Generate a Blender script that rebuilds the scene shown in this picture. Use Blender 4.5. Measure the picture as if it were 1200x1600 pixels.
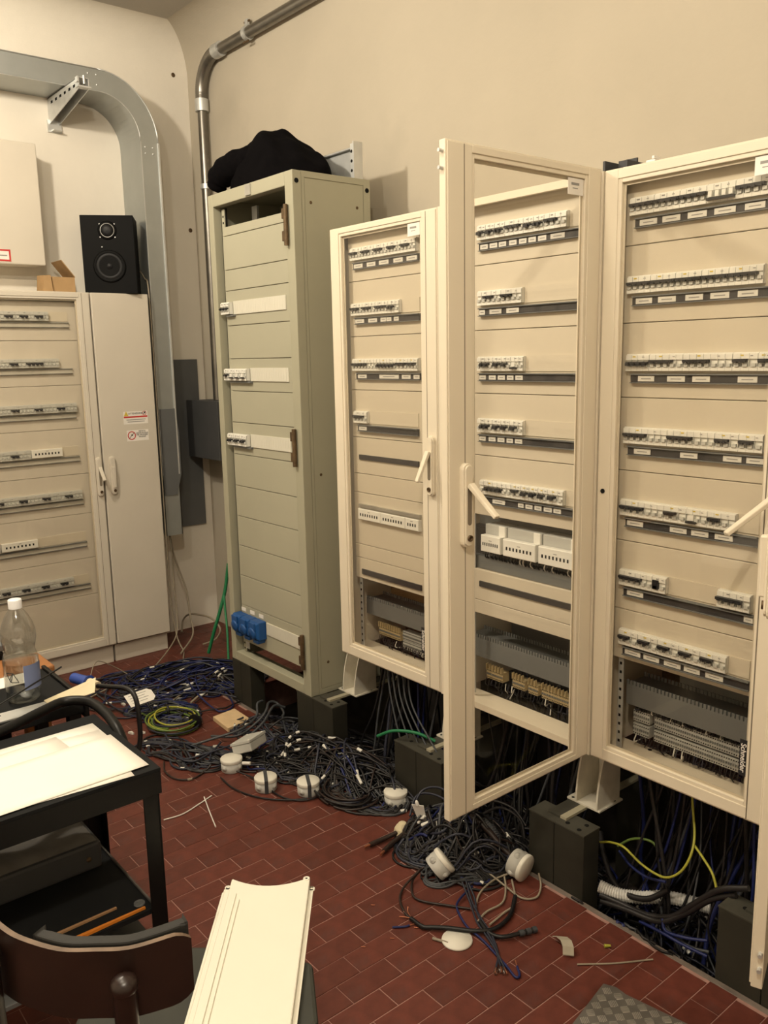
import bpy, bmesh, math, random
import numpy as np
from mathutils import Matrix, Vector
random.seed(7); rng = np.random.default_rng(11)
for o in list(bpy.data.objects): bpy.data.objects.remove(o)
scn = bpy.context.scene
col = scn.collection

# ------------------------------------------------------------------ camera
EYE = Vector((0.0, 0.0, 1.55)); FPX = 1330.0
yaw, pitch, roll = math.radians(140.64), math.radians(10.36), math.radians(-1.15)
fwd = Vector((math.cos(pitch)*math.cos(yaw), math.cos(pitch)*math.sin(yaw), -math.sin(pitch)))
rgt = Vector((math.sin(yaw), -math.cos(yaw), 0)); upv = rgt.cross(fwd)
r2 = rgt*math.cos(roll) + upv*math.sin(roll); u2 = upv*math.cos(roll) - rgt*math.sin(roll)
cd = bpy.data.cameras.new('camera'); cam = bpy.data.objects.new('camera', cd); col.objects.link(cam)
cam.matrix_world = Matrix(((r2.x,u2.x,-fwd.x,EYE.x),(r2.y,u2.y,-fwd.y,EYE.y),(r2.z,u2.z,-fwd.z,EYE.z),(0,0,0,1)))
cd.sensor_fit = 'VERTICAL'; cd.sensor_height = 24; cd.lens = 24*FPX/1600; cd.clip_start = .02
scn.camera = cam
# ------------------------------------------------------------------ light
w = bpy.data.worlds.new('world'); scn.world = w; w.use_nodes = True
w.node_tree.nodes['Background'].inputs[0].default_value = (1, .86, .66, 1)
w.node_tree.nodes['Background'].inputs[1].default_value = .02
scn.view_settings.view_transform = 'Standard'; scn.view_settings.look = 'None'
scn.view_settings.exposure = 0.2; scn.view_settings.gamma = 1.0
def lamp(name, loc, power, radius, colr):
    l = bpy.data.lights.new(name, 'POINT'); l.energy = power; l.shadow_soft_size = radius; l.color = colr
    o = bpy.data.objects.new(name, l); col.objects.link(o); o.location = loc
WARM = (1.0, .895, .725)
lamp('ceiling_lamp_near', (-.20, .0, 2.97), 84, .05, WARM)
lamp('ceiling_lamp_middle', (-1.50, .15, 2.97), 40, .07, WARM)
lamp('ceiling_lamp_far', (-2.95, .40, 2.95), 92, .06, WARM)

# ------------------------------------------------------------------ materials
MATS = {}
def mat(name, c, rough=.5, metal=0.0, spec=.5, var=.06, scale=9, bump=0.0, bscale=60, objrand=0.0, stain=None, coat=0):
    m = bpy.data.materials.new(name); m.use_nodes = True; nt = m.node_tree; N = nt.nodes; L = nt.links
    b = N['Principled BSDF']; b.inputs['Roughness'].default_value = rough; b.inputs['Metallic'].default_value = metal
    b.inputs['Specular IOR Level'].default_value = spec; b.inputs['Coat Weight'].default_value = coat
    tc = N.new('ShaderNodeTexCoord'); nz = N.new('ShaderNodeTexNoise'); nz.inputs['Scale'].default_value = scale
    nz.inputs['Detail'].default_value = 5; L.new(tc.outputs['Object'], nz.inputs['Vector'])
    mr = N.new('ShaderNodeMapRange'); mr.inputs[1].default_value = .3; mr.inputs[2].default_value = .7
    mr.inputs[3].default_value = 1-var; mr.inputs[4].default_value = 1+var; L.new(nz.outputs['Fac'], mr.inputs[0])
    v = mr.outputs[0]
    if objrand:
        oi = N.new('ShaderNodeObjectInfo'); m2 = N.new('ShaderNodeMapRange'); m2.inputs[3].default_value = 1-objrand; m2.inputs[4].default_value = 1+objrand
        L.new(oi.outputs['Random'], m2.inputs[0]); mm = N.new('ShaderNodeMath'); mm.operation = 'MULTIPLY'
        L.new(v, mm.inputs[0]); L.new(m2.outputs[0], mm.inputs[1]); v = mm.outputs[0]
    mx = N.new('ShaderNodeVectorMath'); mx.operation = 'SCALE'; mx.inputs[0].default_value = c; L.new(v, mx.inputs['Scale'])
    cout = mx.outputs[0]
    if stain:
        sc, sscale, lo = stain
        n2 = N.new('ShaderNodeTexNoise'); n2.inputs['Scale'].default_value = sscale; n2.inputs['Detail'].default_value = 8
        L.new(tc.outputs['Object'], n2.inputs['Vector']); r3 = N.new('ShaderNodeMapRange'); r3.inputs[1].default_value = lo; r3.inputs[2].default_value = lo+.12
        L.new(n2.outputs['Fac'], r3.inputs[0]); mi = N.new('ShaderNodeMix'); mi.data_type = 'RGBA'
        L.new(r3.outputs[0], mi.inputs['Factor']); L.new(cout, mi.inputs['A']); mi.inputs['B'].default_value = (*sc, 1); cout = mi.outputs['Result']
    L.new(cout, b.inputs['Base Color'])
    if bump:
        n3 = N.new('ShaderNodeTexNoise'); n3.inputs['Scale'].default_value = bscale; n3.inputs['Detail'].default_value = 6
        L.new(tc.outputs['Object'], n3.inputs['Vector']); bp = N.new('ShaderNodeBump'); bp.inputs['Strength'].default_value = bump; bp.inputs['Distance'].default_value = .004
        L.new(n3.outputs['Fac'], bp.inputs['Height']); L.new(bp.outputs[0], b.inputs['Normal'])
    MATS[name] = m; return m
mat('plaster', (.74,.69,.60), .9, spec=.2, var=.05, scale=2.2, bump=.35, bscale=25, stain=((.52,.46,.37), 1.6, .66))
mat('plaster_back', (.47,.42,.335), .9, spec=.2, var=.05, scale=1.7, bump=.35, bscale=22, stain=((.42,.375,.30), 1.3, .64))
mat('cove_paint', (.56,.52,.45), .95, spec=.1, var=.04, scale=2, bump=.2)
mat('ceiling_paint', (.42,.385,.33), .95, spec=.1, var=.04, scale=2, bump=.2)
mat('tile', (.112,.030,.020), .45, spec=.35, var=.22, scale=22, bump=.1, bscale=120, objrand=.13, stain=((.09,.036,.030), 7, .60))
mat('mortar', (.33,.19,.155), .9, spec=.1, var=.15, scale=30)
mat('concrete', (.16,.13,.11), .95, spec=.1, var=.2, scale=14, bump=.5)
mat('trench_dirt_and_shade', (.035,.030,.026), .95, spec=.1, var=.3, scale=12, bump=.6)  # dirt on the trench floor, painted shade on the added back board
mat('cream', (.73,.655,.52), .38, spec=.4, var=.02, scale=3)
mat('cream_panel', (.60,.54,.43), .45, spec=.35, var=.02, scale=3)
mat('left_cream', (.59,.54,.455), .5, spec=.3, var=.03, scale=4)
mat('seam', (.20,.165,.12), .8, spec=.2)
mat('green_grey', (.36,.345,.255), .5, spec=.35, var=.03, scale=4)
mat('green_panel', (.38,.365,.275), .5, spec=.35, var=.04, scale=3)
mat('device_white', (.76,.75,.69), .4, spec=.4, var=.03)
mat('device_grey', (.52,.52,.48), .4, spec=.4, var=.05)
mat('ivory', (.62,.60,.51), .45, spec=.35, var=.02)
mat('strip_dark', (.045,.042,.042), .4, spec=.4)
mat('strip_light', (.50,.47,.40), .3, spec=.5)
mat('toggle_black', (.02,.02,.022), .35, spec=.5)
mat('card', (.66,.64,.58), .7, spec=.2)
mat('print_grey', (.30,.29,.27), .8, spec=.2)
mat('yellow_mark', (.62,.47,.06), .6)
mat('terminal_beige', (.46,.36,.19), .6)
mat('terminal_grey', (.44,.44,.41), .55)
mat('slot_duct', (.15,.155,.15), .55, var=.05)
mat('rail_zinc', (.55,.55,.53), .35, metal=.9, var=.1, scale=20)
mat('zinc', (.42,.44,.43), .42, metal=.7, var=.05, scale=9)
mat('zinc_pipe', (.22,.205,.18), .33, metal=.85, var=.15, scale=14)
mat('zinc_light', (.62,.63,.62), .4, metal=.6, var=.12, scale=14)
mat('dark_hole', (.01,.01,.01), .9, spec=.1)
mat('block', (.028,.026,.019), .6, spec=.3, var=.2, scale=10)
mat('block_top', (.055,.052,.04), .6, spec=.3, var=.2, scale=10)
mat('shim', (.34,.31,.22), .7)
mat('brass_old', (.13,.085,.045), .5, metal=.6, var=.3, scale=40)
mat('blue_plastic', (.012,.075,.25), .4, spec=.4, var=.08)
mat('grey_paint', (.115,.118,.118), .55, spec=.35, var=.06, scale=8)
mat('grey_paint_dark', (.055,.056,.058), .6, spec=.3, var=.08, scale=8)
mat('black_cloth', (.003,.0026,.003), .95, spec=.04, var=.2, scale=20, bump=.3, bscale=300)
mat('speaker_black', (.004,.004,.004), .6, spec=.10, var=.1)
mat('speaker_cone', (.004,.004,.005), .5, spec=.25)
mat('speaker_ring', (.30,.30,.29), .35, metal=.7)
mat('cardboard', (.40,.26,.13), .85, spec=.1, var=.08, scale=18)
mat('red', (.50,.035,.03), .6)
mat('sticker', (.78,.74,.68), .6)
mat('ink', (.05,.05,.05), .8)
mat('cart_black', (.005,.005,.005), .42, spec=.25, var=.1)
mat('cart_mat', (.009,.0095,.010), .75, spec=.15, var=.15)
mat('dusty', (.13,.122,.112), .85, spec=.2, var=.4, scale=7, stain=((.05,.047,.044), 6, .50))
mat('paper', (.86,.83,.76), .8, spec=.1, var=.01)
mat('wood_brown', (.30,.125,.04), .45, spec=.4, var=.15, scale=14)
mat('walnut', (.020,.0095,.007), .35, spec=.5, var=.3, scale=11)
mat('ply_edge', (.15,.10,.065), .6, var=.25, scale=40)
mat('pad_dark', (.018,.017,.015), .7, var=.15)
mat('orange', (.62,.20,.02), .5)
mat('wood_strip', (.34,.19,.09), .7)
mat('pine', (.62,.45,.26), .7, var=.08, scale=20)
mat('white_panel', (.80,.77,.66), .38, spec=.45, var=.01)
mat('crate', (.030,.031,.024), .7, var=.2)
mat('alu', (.20,.185,.165), .5, metal=.6, var=.12, scale=18)
mat('alu_bar', (.46,.43,.385), .38, metal=.6, var=.1, scale=18)
mat('junction', (.50,.49,.45), .5, spec=.35, var=.04)
mat('junction_cap', (.70,.67,.585), .5, spec=.35, var=.03)
mat('blue_cap', (.012,.05,.28), .45)
mat('scrap_cream', (.40,.36,.28), .7)
mat('tape', (.62,.54,.36), .7, var=.1)
mat('white_plastic', (.78,.76,.72), .4)
mat('foot_white', (.64,.60,.50), .55, var=.12, scale=18)
mat('bottle_cap', (.80,.80,.82), .4)
mat('bottle_label', (.16,.20,.36), .5)
mat('c_black', (.007,.0065,.007), .45, spec=.4)
mat('c_dark', (.0145,.0125,.0125), .45, spec=.4)
mat('c_grey', (.050,.053,.058), .45, spec=.4)
mat('c_slate', (.022,.024,.038), .45, spec=.4)
mat('c_blue', (.010,.016,.085), .45, spec=.4)
mat('c_brown', (.024,.014,.011), .45, spec=.4)
mat('c_beige', (.27,.23,.17), .5, spec=.35)
mat('c_white', (.70,.68,.62), .5, spec=.35)
mat('c_green', (.015,.17,.065), .45, spec=.4)
mat('c_yellow', (.34,.33,.04), .45, spec=.4)
mat('c_lime', (.11,.17,.035), .45, spec=.4)
mat('c_corr', (.58,.57,.54), .5, spec=.4)
mat('copper', (.40,.15,.08), .35, metal=.7)
def glass(name, tint=(1,1,1), rough=.02, r0=.04):
    m = bpy.data.materials.new(name); m.use_nodes = True; N = m.node_tree.nodes; L = m.node_tree.links
    N.remove(N['Principled BSDF']); t = N.new('ShaderNodeBsdfTransparent'); t.inputs[0].default_value = (*tint, 1)
    g = N.new('ShaderNodeBsdfGlossy'); g.inputs['Roughness'].default_value = rough; lw = N.new('ShaderNodeLayerWeight'); lw.inputs[0].default_value = .5
    pw = N.new('ShaderNodeMath'); pw.operation = 'POWER'; pw.inputs[1].default_value = 5; L.new(lw.outputs['Facing'], pw.inputs[0])
    ma = N.new('ShaderNodeMath'); ma.operation = 'MULTIPLY_ADD'; ma.inputs[1].default_value = 1-r0; ma.inputs[2].default_value = r0; L.new(pw.outputs[0], ma.inputs[0])
    mx = N.new('ShaderNodeMixShader'); L.new(ma.outputs[0], mx.inputs[0]); L.new(t.outputs[0], mx.inputs[1]); L.new(g.outputs[0], mx.inputs[2])
    L.new(mx.outputs[0], N['Material Output'].inputs[0]); MATS[name] = m
glass('glass', (.98,.97,.95), .03, .025); glass('bottle_pet', (.86,.87,.87), .06, .11)
glass('water', (.93,.95,.96), .02, .03); glass('frosted', (.86,.83,.76), .3, .10)

# ------------------------------------------------------------------ mesh builder
class MB:
    def __init__(s): s.v = []; s.f = []; s.m = []; s.sm = []
    def add(s, vs, fs, m=0, smooth=False):
        k = len(s.v); s.v += [tuple(v) for v in vs]; s.f += [tuple(i+k for i in f) for f in fs]; s.m += [m]*len(fs); s.sm += [smooth]*len(fs); return s
    def box(s, x0, y0, z0, x1, y1, z1, m=0):
        if x0 > x1: x0, x1 = x1, x0
        if y0 > y1: y0, y1 = y1, y0
        if z0 > z1: z0, z1 = z1, z0
        return s.add([(x0,y0,z0),(x1,y0,z0),(x1,y1,z0),(x0,y1,z0),(x0,y0,z1),(x1,y0,z1),(x1,y1,z1),(x0,y1,z1)],
                     [(0,3,2,1),(4,5,6,7),(0,1,5,4),(1,2,6,5),(2,3,7,6),(3,0,4,7)], m)
    def cham(s, x0, y0, z0, x1, y1, z1, c, m=0):       # box whose front (-y) face is chamfered
        return s.add([(x0,y1,z0),(x1,y1,z0),(x1,y1,z1),(x0,y1,z1),(x0,y0+c,z0),(x1,y0+c,z0),(x1,y0+c,z1),(x0,y0+c,z1),
                      (x0+c,y0,z0+c),(x1-c,y0,z0+c),(x1-c,y0,z1-c),(x0+c,y0,z1-c)],
                     [(3,2,1,0),(0,1,5,4),(1,2,6,5),(2,3,7,6),(3,0,4,7),(4,5,9,8),(5,6,10,9),(6,7,11,10),(7,4,8,11),(8,9,10,11)], m)
    def prism(s, poly, axis, a, b, m=0):               # extrude a 2-d outline along an axis
        n = len(poly)
        def P(q, t): return {0:(t,q[0],q[1]), 1:(q[0],t,q[1]), 2:(q[0],q[1],t)}[axis]
        vs = [P(q,a) for q in poly]+[P(q,b) for q in poly]
        fs = [tuple(range(n))[::-1], tuple(range(n,2*n))]+[(i,(i+1)%n,n+(i+1)%n,n+i) for i in range(n)]
        return s.add(vs, fs, m)
    def tube(s, path, r, n=8, m=0, caps=True, smooth=True):
        P = [Vector(p) for p in path]; k = len(P); rs = r if isinstance(r, (list, tuple)) else [r]*k
        vs = []; up = Vector((0,0,1)); nrm = None
        for i in range(k):
            t = (P[min(i+1,k-1)]-P[max(i-1,0)]).normalized()
            if nrm is None: nrm = (up.cross(t) if abs(t.z) < .9 else Vector((1,0,0)).cross(t)).normalized()
            else:
                nrm = nrm - t*nrm.dot(t); nrm = nrm.normalized() if nrm.length > 1e-6 else up.cross(t).normalized()
            b = t.cross(nrm)
            for j in range(n):
                a = 2*math.pi*j/n; vs.append(P[i]+nrm*math.cos(a)*rs[i]+b*math.sin(a)*rs[i])
        fs = [(i*n+j, i*n+(j+1)%n, (i+1)*n+(j+1)%n, (i+1)*n+j) for i in range(k-1) for j in range(n)]
        s.add(vs, fs, m, smooth)
        if caps: s.add(vs[:n], [tuple(range(n))[::-1]], m); s.add(vs[-n:], [tuple(range(n))], m)
        return s
    def lathe(s, prof, n=20, m=0, o=(0,0,0), smooth=True):   # profile (r, z) about +z
        vs = []; k = len(prof)
        for r, z in prof:
            for j in range(n):
                a = 2*math.pi*j/n; vs.append((o[0]+r*math.cos(a), o[1]+r*math.sin(a), o[2]+z))
        fs = [(i*n+j, i*n+(j+1)%n, (i+1)*n+(j+1)%n, (i+1)*n+j) for i in range(k-1) for j in range(n)]
        s.add(vs, fs, m, smooth)
        if prof[0][0] > 1e-5: s.add(vs[:n], [tuple(range(n))[::-1]], m)
        if prof[-1][0] > 1e-5: s.add(vs[-n:], [tuple(range(n))], m)
        return s
    def xf(s, M):
        s.v = [tuple(M @ Vector(v)) for v in s.v]; return s
    def mesh(s, name, mats):
        me = bpy.data.meshes.new(name); me.from_pydata(s.v, [], s.f)
        for m in mats: me.materials.append(MATS[m])
        me.polygons.foreach_set('material_index', s.m); me.polygons.foreach_set('use_smooth', s.sm); me.update(); return me
W = {}
I4 = Matrix.Identity(4)
def put(name, me, parent=None, M=I4, bev=0):
    o = bpy.data.objects.new(name, me); col.objects.link(o); o.matrix_basis = M; W[o] = M.copy()
    if parent is not None: o.parent = parent; o.matrix_parent_inverse = W[parent].inverted()
    if bev:
        b = o.modifiers.new('bevel', 'BEVEL'); b.width = bev; b.segments = 2; b.limit_method = 'ANGLE'; b.angle_limit = .6
    return o
def obj(name, mb, mats, parent=None, bev=0, M=I4):
    if isinstance(mats, str): mats = [mats]
    return put(name, mb.mesh(name, mats), parent, M, bev)
def tag(o, label, cat, group=None):
    o['label'] = label; o['category'] = cat
    if group: o['group'] = group
    return o
def struct(o): o['kind'] = 'structure'; return o
def thing(name, loc, label, cat, group=None):
    o = bpy.data.objects.new(name, None); col.objects.link(o); o.empty_display_size = .05
    o.location = loc; W[o] = Matrix.Translation(loc); return tag(o, label, cat, group)
def T(x, y, z): return Matrix.Translation((x, y, z))
def RZ(d): return Matrix.Rotation(math.radians(d), 4, 'Z')
def RX(d): return Matrix.Rotation(math.radians(d), 4, 'X')
def RY(d): return Matrix.Rotation(math.radians(d), 4, 'Y')
def text(name, body, size, m, parent, M, bold=0):
    c = bpy.data.curves.new(name, 'FONT'); c.body = body; c.size = size; c.align_x = 'CENTER'; c.align_y = 'CENTER'; c.extrude = .0003; c.offset = bold
    t = bpy.data.objects.new(name, c); col.objects.link(t); bpy.context.view_layer.update()
    me = bpy.data.meshes.new_from_object(t.evaluated_get(bpy.context.evaluated_depsgraph_get()))
    bpy.data.objects.remove(t); me.materials.clear(); me.materials.append(MATS[m]); me.name = name
    return put(name, me, parent, M)
def spline(pts, per=8):
    P = [np.array(p, float) for p in pts]; P = [2*P[0]-P[1]]+P+[2*P[-1]-P[-2]]; out = []
    for i in range(1, len(P)-2):
        a, b, c, d = P[i-1:i+3]
        for t in np.linspace(0, 1, per, endpoint=False):
            out.append(.5*(2*b+(c-a)*t+(2*a-5*b+4*c-d)*t*t+(3*b-a-3*c+d)*t**3))
    out.append(P[-2]); return [tuple(q) for q in out]

XL, YB, HC = -4.463, 2.35, 3.24        # left wall, back wall, ceiling
XR, YF = 1.7, -1.9                     # far sides of the room, behind the camera
TY = 1.822                             # edge of the cable trench
# ------------------------------------------------------------------ room
struct(obj('wall_left', MB().box(XL-.15, YF, -.3, XL, YB+.15, HC+.1), 'plaster'))
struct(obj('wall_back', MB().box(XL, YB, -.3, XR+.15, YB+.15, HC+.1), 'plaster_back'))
struct(obj('wall_right', MB().box(XR, YF, -.3, XR+.15, YB, HC+.1), 'plaster'))
struct(obj('wall_front', MB().box(XL-.15, YF-.15, -.3, XR+.15, YF, HC+.1), 'plaster'))
ceil = struct(obj('ceiling', MB().box(XL, YF, HC, XR, YB, HC+.1), 'ceiling_paint'))
def cove(axis, a, b, c0, sgn):
    R = .20; poly = [(c0, HC), (c0, HC-R)] + [(c0+sgn*R*(1-math.cos(t)), HC-R+R*math.sin(t)) for t in np.linspace(0, math.pi/2, 30)[1:]]
    return MB().prism(poly if sgn*(1 if axis == 0 else -1) < 0 else poly[::-1], axis, a, b)
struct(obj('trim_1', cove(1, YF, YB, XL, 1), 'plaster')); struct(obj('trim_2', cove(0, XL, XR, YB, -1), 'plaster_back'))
floor = struct(obj('floor', MB().box(XL, YF, -.3, XR, TY-.02, -.0016).box(XL, TY-.02, -.3, -3.43, YB, -.0016), 'mortar'))
struct(obj('trench_floor', MB().box(-3.43, TY, -.3, XR, YB, -.16), 'trench_dirt_and_shade'))
struct(obj('shade_board_back', MB().box(-3.43, YB-.008, -.16, XR, YB, .50), 'trench_dirt_and_shade'))  # added dark board, its colour stands in for the shade under the cabinets
struct(obj('trim_3', MB().box(-3.43, TY-.02, -.3, XR, TY, -.001), 'concrete', bev=.003))
PX, PY = .0746, .1574
tm = MB(); a, b, c = PX/2-.0012, PY/2-.0012, .0009
tm.add([(-a,-b,-.012),(a,-b,-.012),(a,b,-.012),(-a,b,-.012),(-a,-b,-c),(a,-b,-c),(a,b,-c),(-a,b,-c),(-a+c,-b+c,0),(a-c,-b+c,0),(a-c,b-c,0),(-a+c,b-c,0)],
       [(0,1,5,4),(1,2,6,5),(2,3,7,6),(3,0,4,7),(4,5,9,8),(5,6,10,9),(6,7,11,10),(7,4,8,11),(8,9,10,11)])
tile_me = tm.mesh('tile', ['tile'])
def pix(p):
    d = Vector(p)-EYE; q = d.dot(fwd)
    return (600+FPX*d.dot(r2)/q, 800-FPX*d.dot(u2)/q) if q > .05 else None
cells = []
for i in range(-60, 60):
    x = -1.548+PX*(i+.5)
    if not XL-.02 < x < XR: continue
    off = 1.083+PY/2+(PY/2 if i % 2 else 0)
    for j in range(-30, 12):
        y = off+PY*j
        ymax = TY-.02 if x > -3.43 else YB
        y0, y1 = max(y-PY/2, YF), min(y+PY/2, ymax)
        if y1-y0 < .02 or y < YF: continue
        cells.append((x, (y0+y1)/2, (y1-y0)/PY))
def vis(cx):
    q = pix((cx[0], cx[1], 0))
    if q is None or not (-30 < q[0] < 1230 and 900 < q[1] < 1640): return False
    if q[0] < 250 and q[1] > 1110: return q[1] < 1440 and q[0] > 110
    return not (310 < q[0] < 480 and q[1] > 1400) and q[1] > 1100
cells.sort(key=lambda cx: (not vis(cx), math.hypot(cx[0], cx[1])))
rest = MB()
for k, (x, y, sy) in enumerate(cells):
    z = rng.uniform(-.0007, .0007)
    if k < 300: put('tile', tile_me, floor, T(x, y, z) @ Matrix.Diagonal((1, sy, 1, 1)))
    elif math.hypot(x, y) < 6: rest.add([(v[0]+x, v[1]*sy+y, v[2]+z) for v in tm.v], tm.f)
obj('tile_field', rest, 'tile', floor)['kind'] = 'stuff'

# ------------------------------------------------------------------ modular cabinets: shared pieces
BR = {}
def breaker_mesh(w_, kind):
    key = (round(w_, 3), kind)
    if key in BR: return BR[key]
    b = MB(); h = .021; n = max(1, round(w_/.0178)); p = w_/n
    b.box(.0004, .004, -h, w_-.0004, .02, h, 0)                              # body
    b.box(.0004, 0, .006, w_-.0004, .004, h-.003, 0)                        # upper nose
    b.box(.0004, -.0005, -h, w_-.0004, .004, -.012, 0)                      # lower nose
    for i in range(n):
        b.box(p*i+p*.25, -.004, -.0115, p*i+p*.8, .004, -.004, 1)           # clear knobs below the bar
        b.box(p*i+p-.0008, -.0008, -h, p*i+p, .0041, h-.003, 1)
    b.box(w_*.3, -.0006, .0125, w_*.3+.008, .001, .0155, 2 if kind == 'y' else 3)
    b.box(w_*.7, -.0006, .012, w_*.7+.006, .001, .014, 3)
    BR[key] = b.mesh('breaker', ['device_grey' if kind == 'g' else 'device_white', 'device_grey', 'yellow_mark', 'print_grey']); return BR[key]
TG = {}
def toggle_mesh(w_, state):
    key = (round(w_, 3), state)
    if key in TG: return TG[key]
    b = MB(); n = max(1, round(w_/.0178)); p = w_/n
    if state == 'on':
        b.box(0, -.009, -.001, w_, .003, .0055)
        for i in range(n): b.box(p*i+p*.25, -.0105, -.003, p*i+p*.75, -.004, .002)
    elif state == 'off':
        b.box(0, -.009, -.016, w_, .003, -.0105)
        for i in range(n): b.box(p*i+p*.2, -.006, -.009, p*i+p*.75, .003, .004, 1)
    elif state == 'push': b.box(0, -.004, -.013, w_, .003, .011)
    else:                                                                    # single knobs
        b.box(0, -.007, -.004, w_, .003, .002)
        for i in range(n): b.box(p*i+p*.2, -.013, -.008, p*i+p*.8, -.003, -.001)
    TG[key] = b.mesh('toggle', ['toggle_black', 'device_white']); return TG[key]
CARD = {}
def card_mesh(w_):
    key = round(w_, 3)
    if key not in CARD: CARD[key] = MB().box(0, -.0012, -.0068, w_, .001, .0068, 0).box(w_*.2, -.0015, -.0015, w_*.8, 0, .001, 1).mesh('label_card', ['card', 'print_grey'])
    return CARD[key]
def row(cab, M, z, toggles, labels, lab, end=None, kind='w', yb=.025, yp=.04, strip='strip_dark', start=None):
    """toggles: (x0, x1, state); lab: extent of the label strip; end: right end of the last breaker"""
    for i, (t0, t1, st) in enumerate(toggles):
        x0 = t0-.003 if (i or start is None) else start
        nx = toggles[i+1][0]-.003 if i+1 < len(toggles) else (end if end else t1+.012)
        nx = min(nx, t1+.075)
        o = put('breaker', breaker_mesh(nx-x0, kind), cab, M @ T(x0, yb, z))
        if st: put('toggle', toggle_mesh(t1-t0, st), o, M @ T(t0, yb, z))
    last = (end if end else toggles[-1][1]+.012) if toggles else lab[0]
    if lab[1]-last > .03 and toggles:
        obj('blank_plate', MB().box(last+.002, yp-.003, z-.0225, lab[1]-.002, yp+.002, z+.0225), 'cream_panel', cab, M=M)
    zl = z-.0405
    s = obj('label_strip', MB().box(lab[0], yp-.012, zl-.0115, lab[1], yp+.003, zl-.0095, 1).box(lab[0], yp-.012, zl+.0095, lab[1], yp+.003, zl+.0125, 1)
            .box(lab[0], yp-.006, zl-.0095, lab[1], yp+.003, zl+.0095, 0), [strip, 'slot_duct'], cab, M=M)
    for a, b in labels: put('label_card', card_mesh(b-a), s, M @ T(a, yp-.0065, zl))
def panels(cab, M, x0, x1, cuts, mname='cream_panel', yp=.04, screws=True):
    for a, b in cuts:
        obj('cover_panel', MB().cham(x0, yp, b+.0009, x1, yp+.010, a-.0009, .0012), mname, cab, M=M)
    runs = []
    for a, b in cuts:
        if runs and abs(runs[-1][1]-a) < 1e-6: runs[-1][1] = b
        else: runs.append([a, b])
    for a, b in runs: obj('panel_backing', MB().box(x0, yp+.0101, b, x1, yp+.013, a), 'seam', cab, M=M)
def shell(cab, M, x0, x1, z0, z1, d, mname, y0=.024, bottom=True, lip=.022):
    b = MB(); t = .012
    b.box(x0, y0, z0, x0+t, d, z1).box(x1-t, y0, z0, x1, d, z1).box(x0+t, y0, z1-t, x1-t, d, z1).box(x0+t, d-t, z0, x1-t, d, z1-t)
    b.box(x0+t, y0, z0, x1-t, y0+.10, z0+t).box(x0+t, d-.10, z0, x1-t, d-t, z0+t)
    b.box(x0+t, y0, z0+t, x0+lip, y0+.012, z1-t).box(x1-lip, y0, z0+t, x1-t, y0+.012, z1-t).box(x0+lip, y0, z1-lip, x1-lip, y0+.012, z1-t).box(x0+lip, y0, z0+t, x1-lip, y0+.012, z0+lip)
    return obj('body', b, mname, cab, M=M)
def capsule(w_, z0, z1, n=8):
    r = w_/2
    return [(r*math.cos(t), z0+r+r*math.sin(t)) for t in np.linspace(math.pi, 2*math.pi, n)]+[(r*math.cos(t), z1-r+r*math.sin(t)) for t in np.linspace(0, math.pi, n)]
def handle(door, M, x, z, ang, mname='cream', sidew=0, ll=.105):
    """swing handle: plate, lever hinged at its upper third and swung out, key cylinder"""
    obj('handle_plate', MB().prism(capsule(.030, z-.098, z+.098), 1, .002, -.013).prism(capsule(.024, z-.094, z+.094), 1, -.013, -.018), mname, door, bev=.002, M=M @ T(x, 0, 0))
    if ang > 0: obj('handle_recess', MB().prism(capsule(.013, z-.045, z+.045), 1, -.017, -.0186), 'seam', door, M=M @ T(x, 0, 0))
    lv = MB().add([(-.009,0,0),(.009,0,0),(.009,-.012,0),(-.009,-.012,0),(-.008,0,-ll),(.008,0,-ll),(.007,-.010,-ll),(-.007,-.010,-ll)],
                  [(0,3,2,1),(4,5,6,7),(0,1,5,4),(1,2,6,5),(2,3,7,6),(3,0,4,7)])
    obj('handle_lever', lv, mname, door, bev=.0025, M=M @ T(x, -.017, z+.045) @ RZ(sidew) @ RX(-ang))
    obj('key_cylinder', MB().lathe([(.0075, 0), (.0075, .004), (.004, .004), (.004, .001)], 14), 'brass_old', door, M=M @ T(x, -.018, z-.075) @ RX(90))
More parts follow.
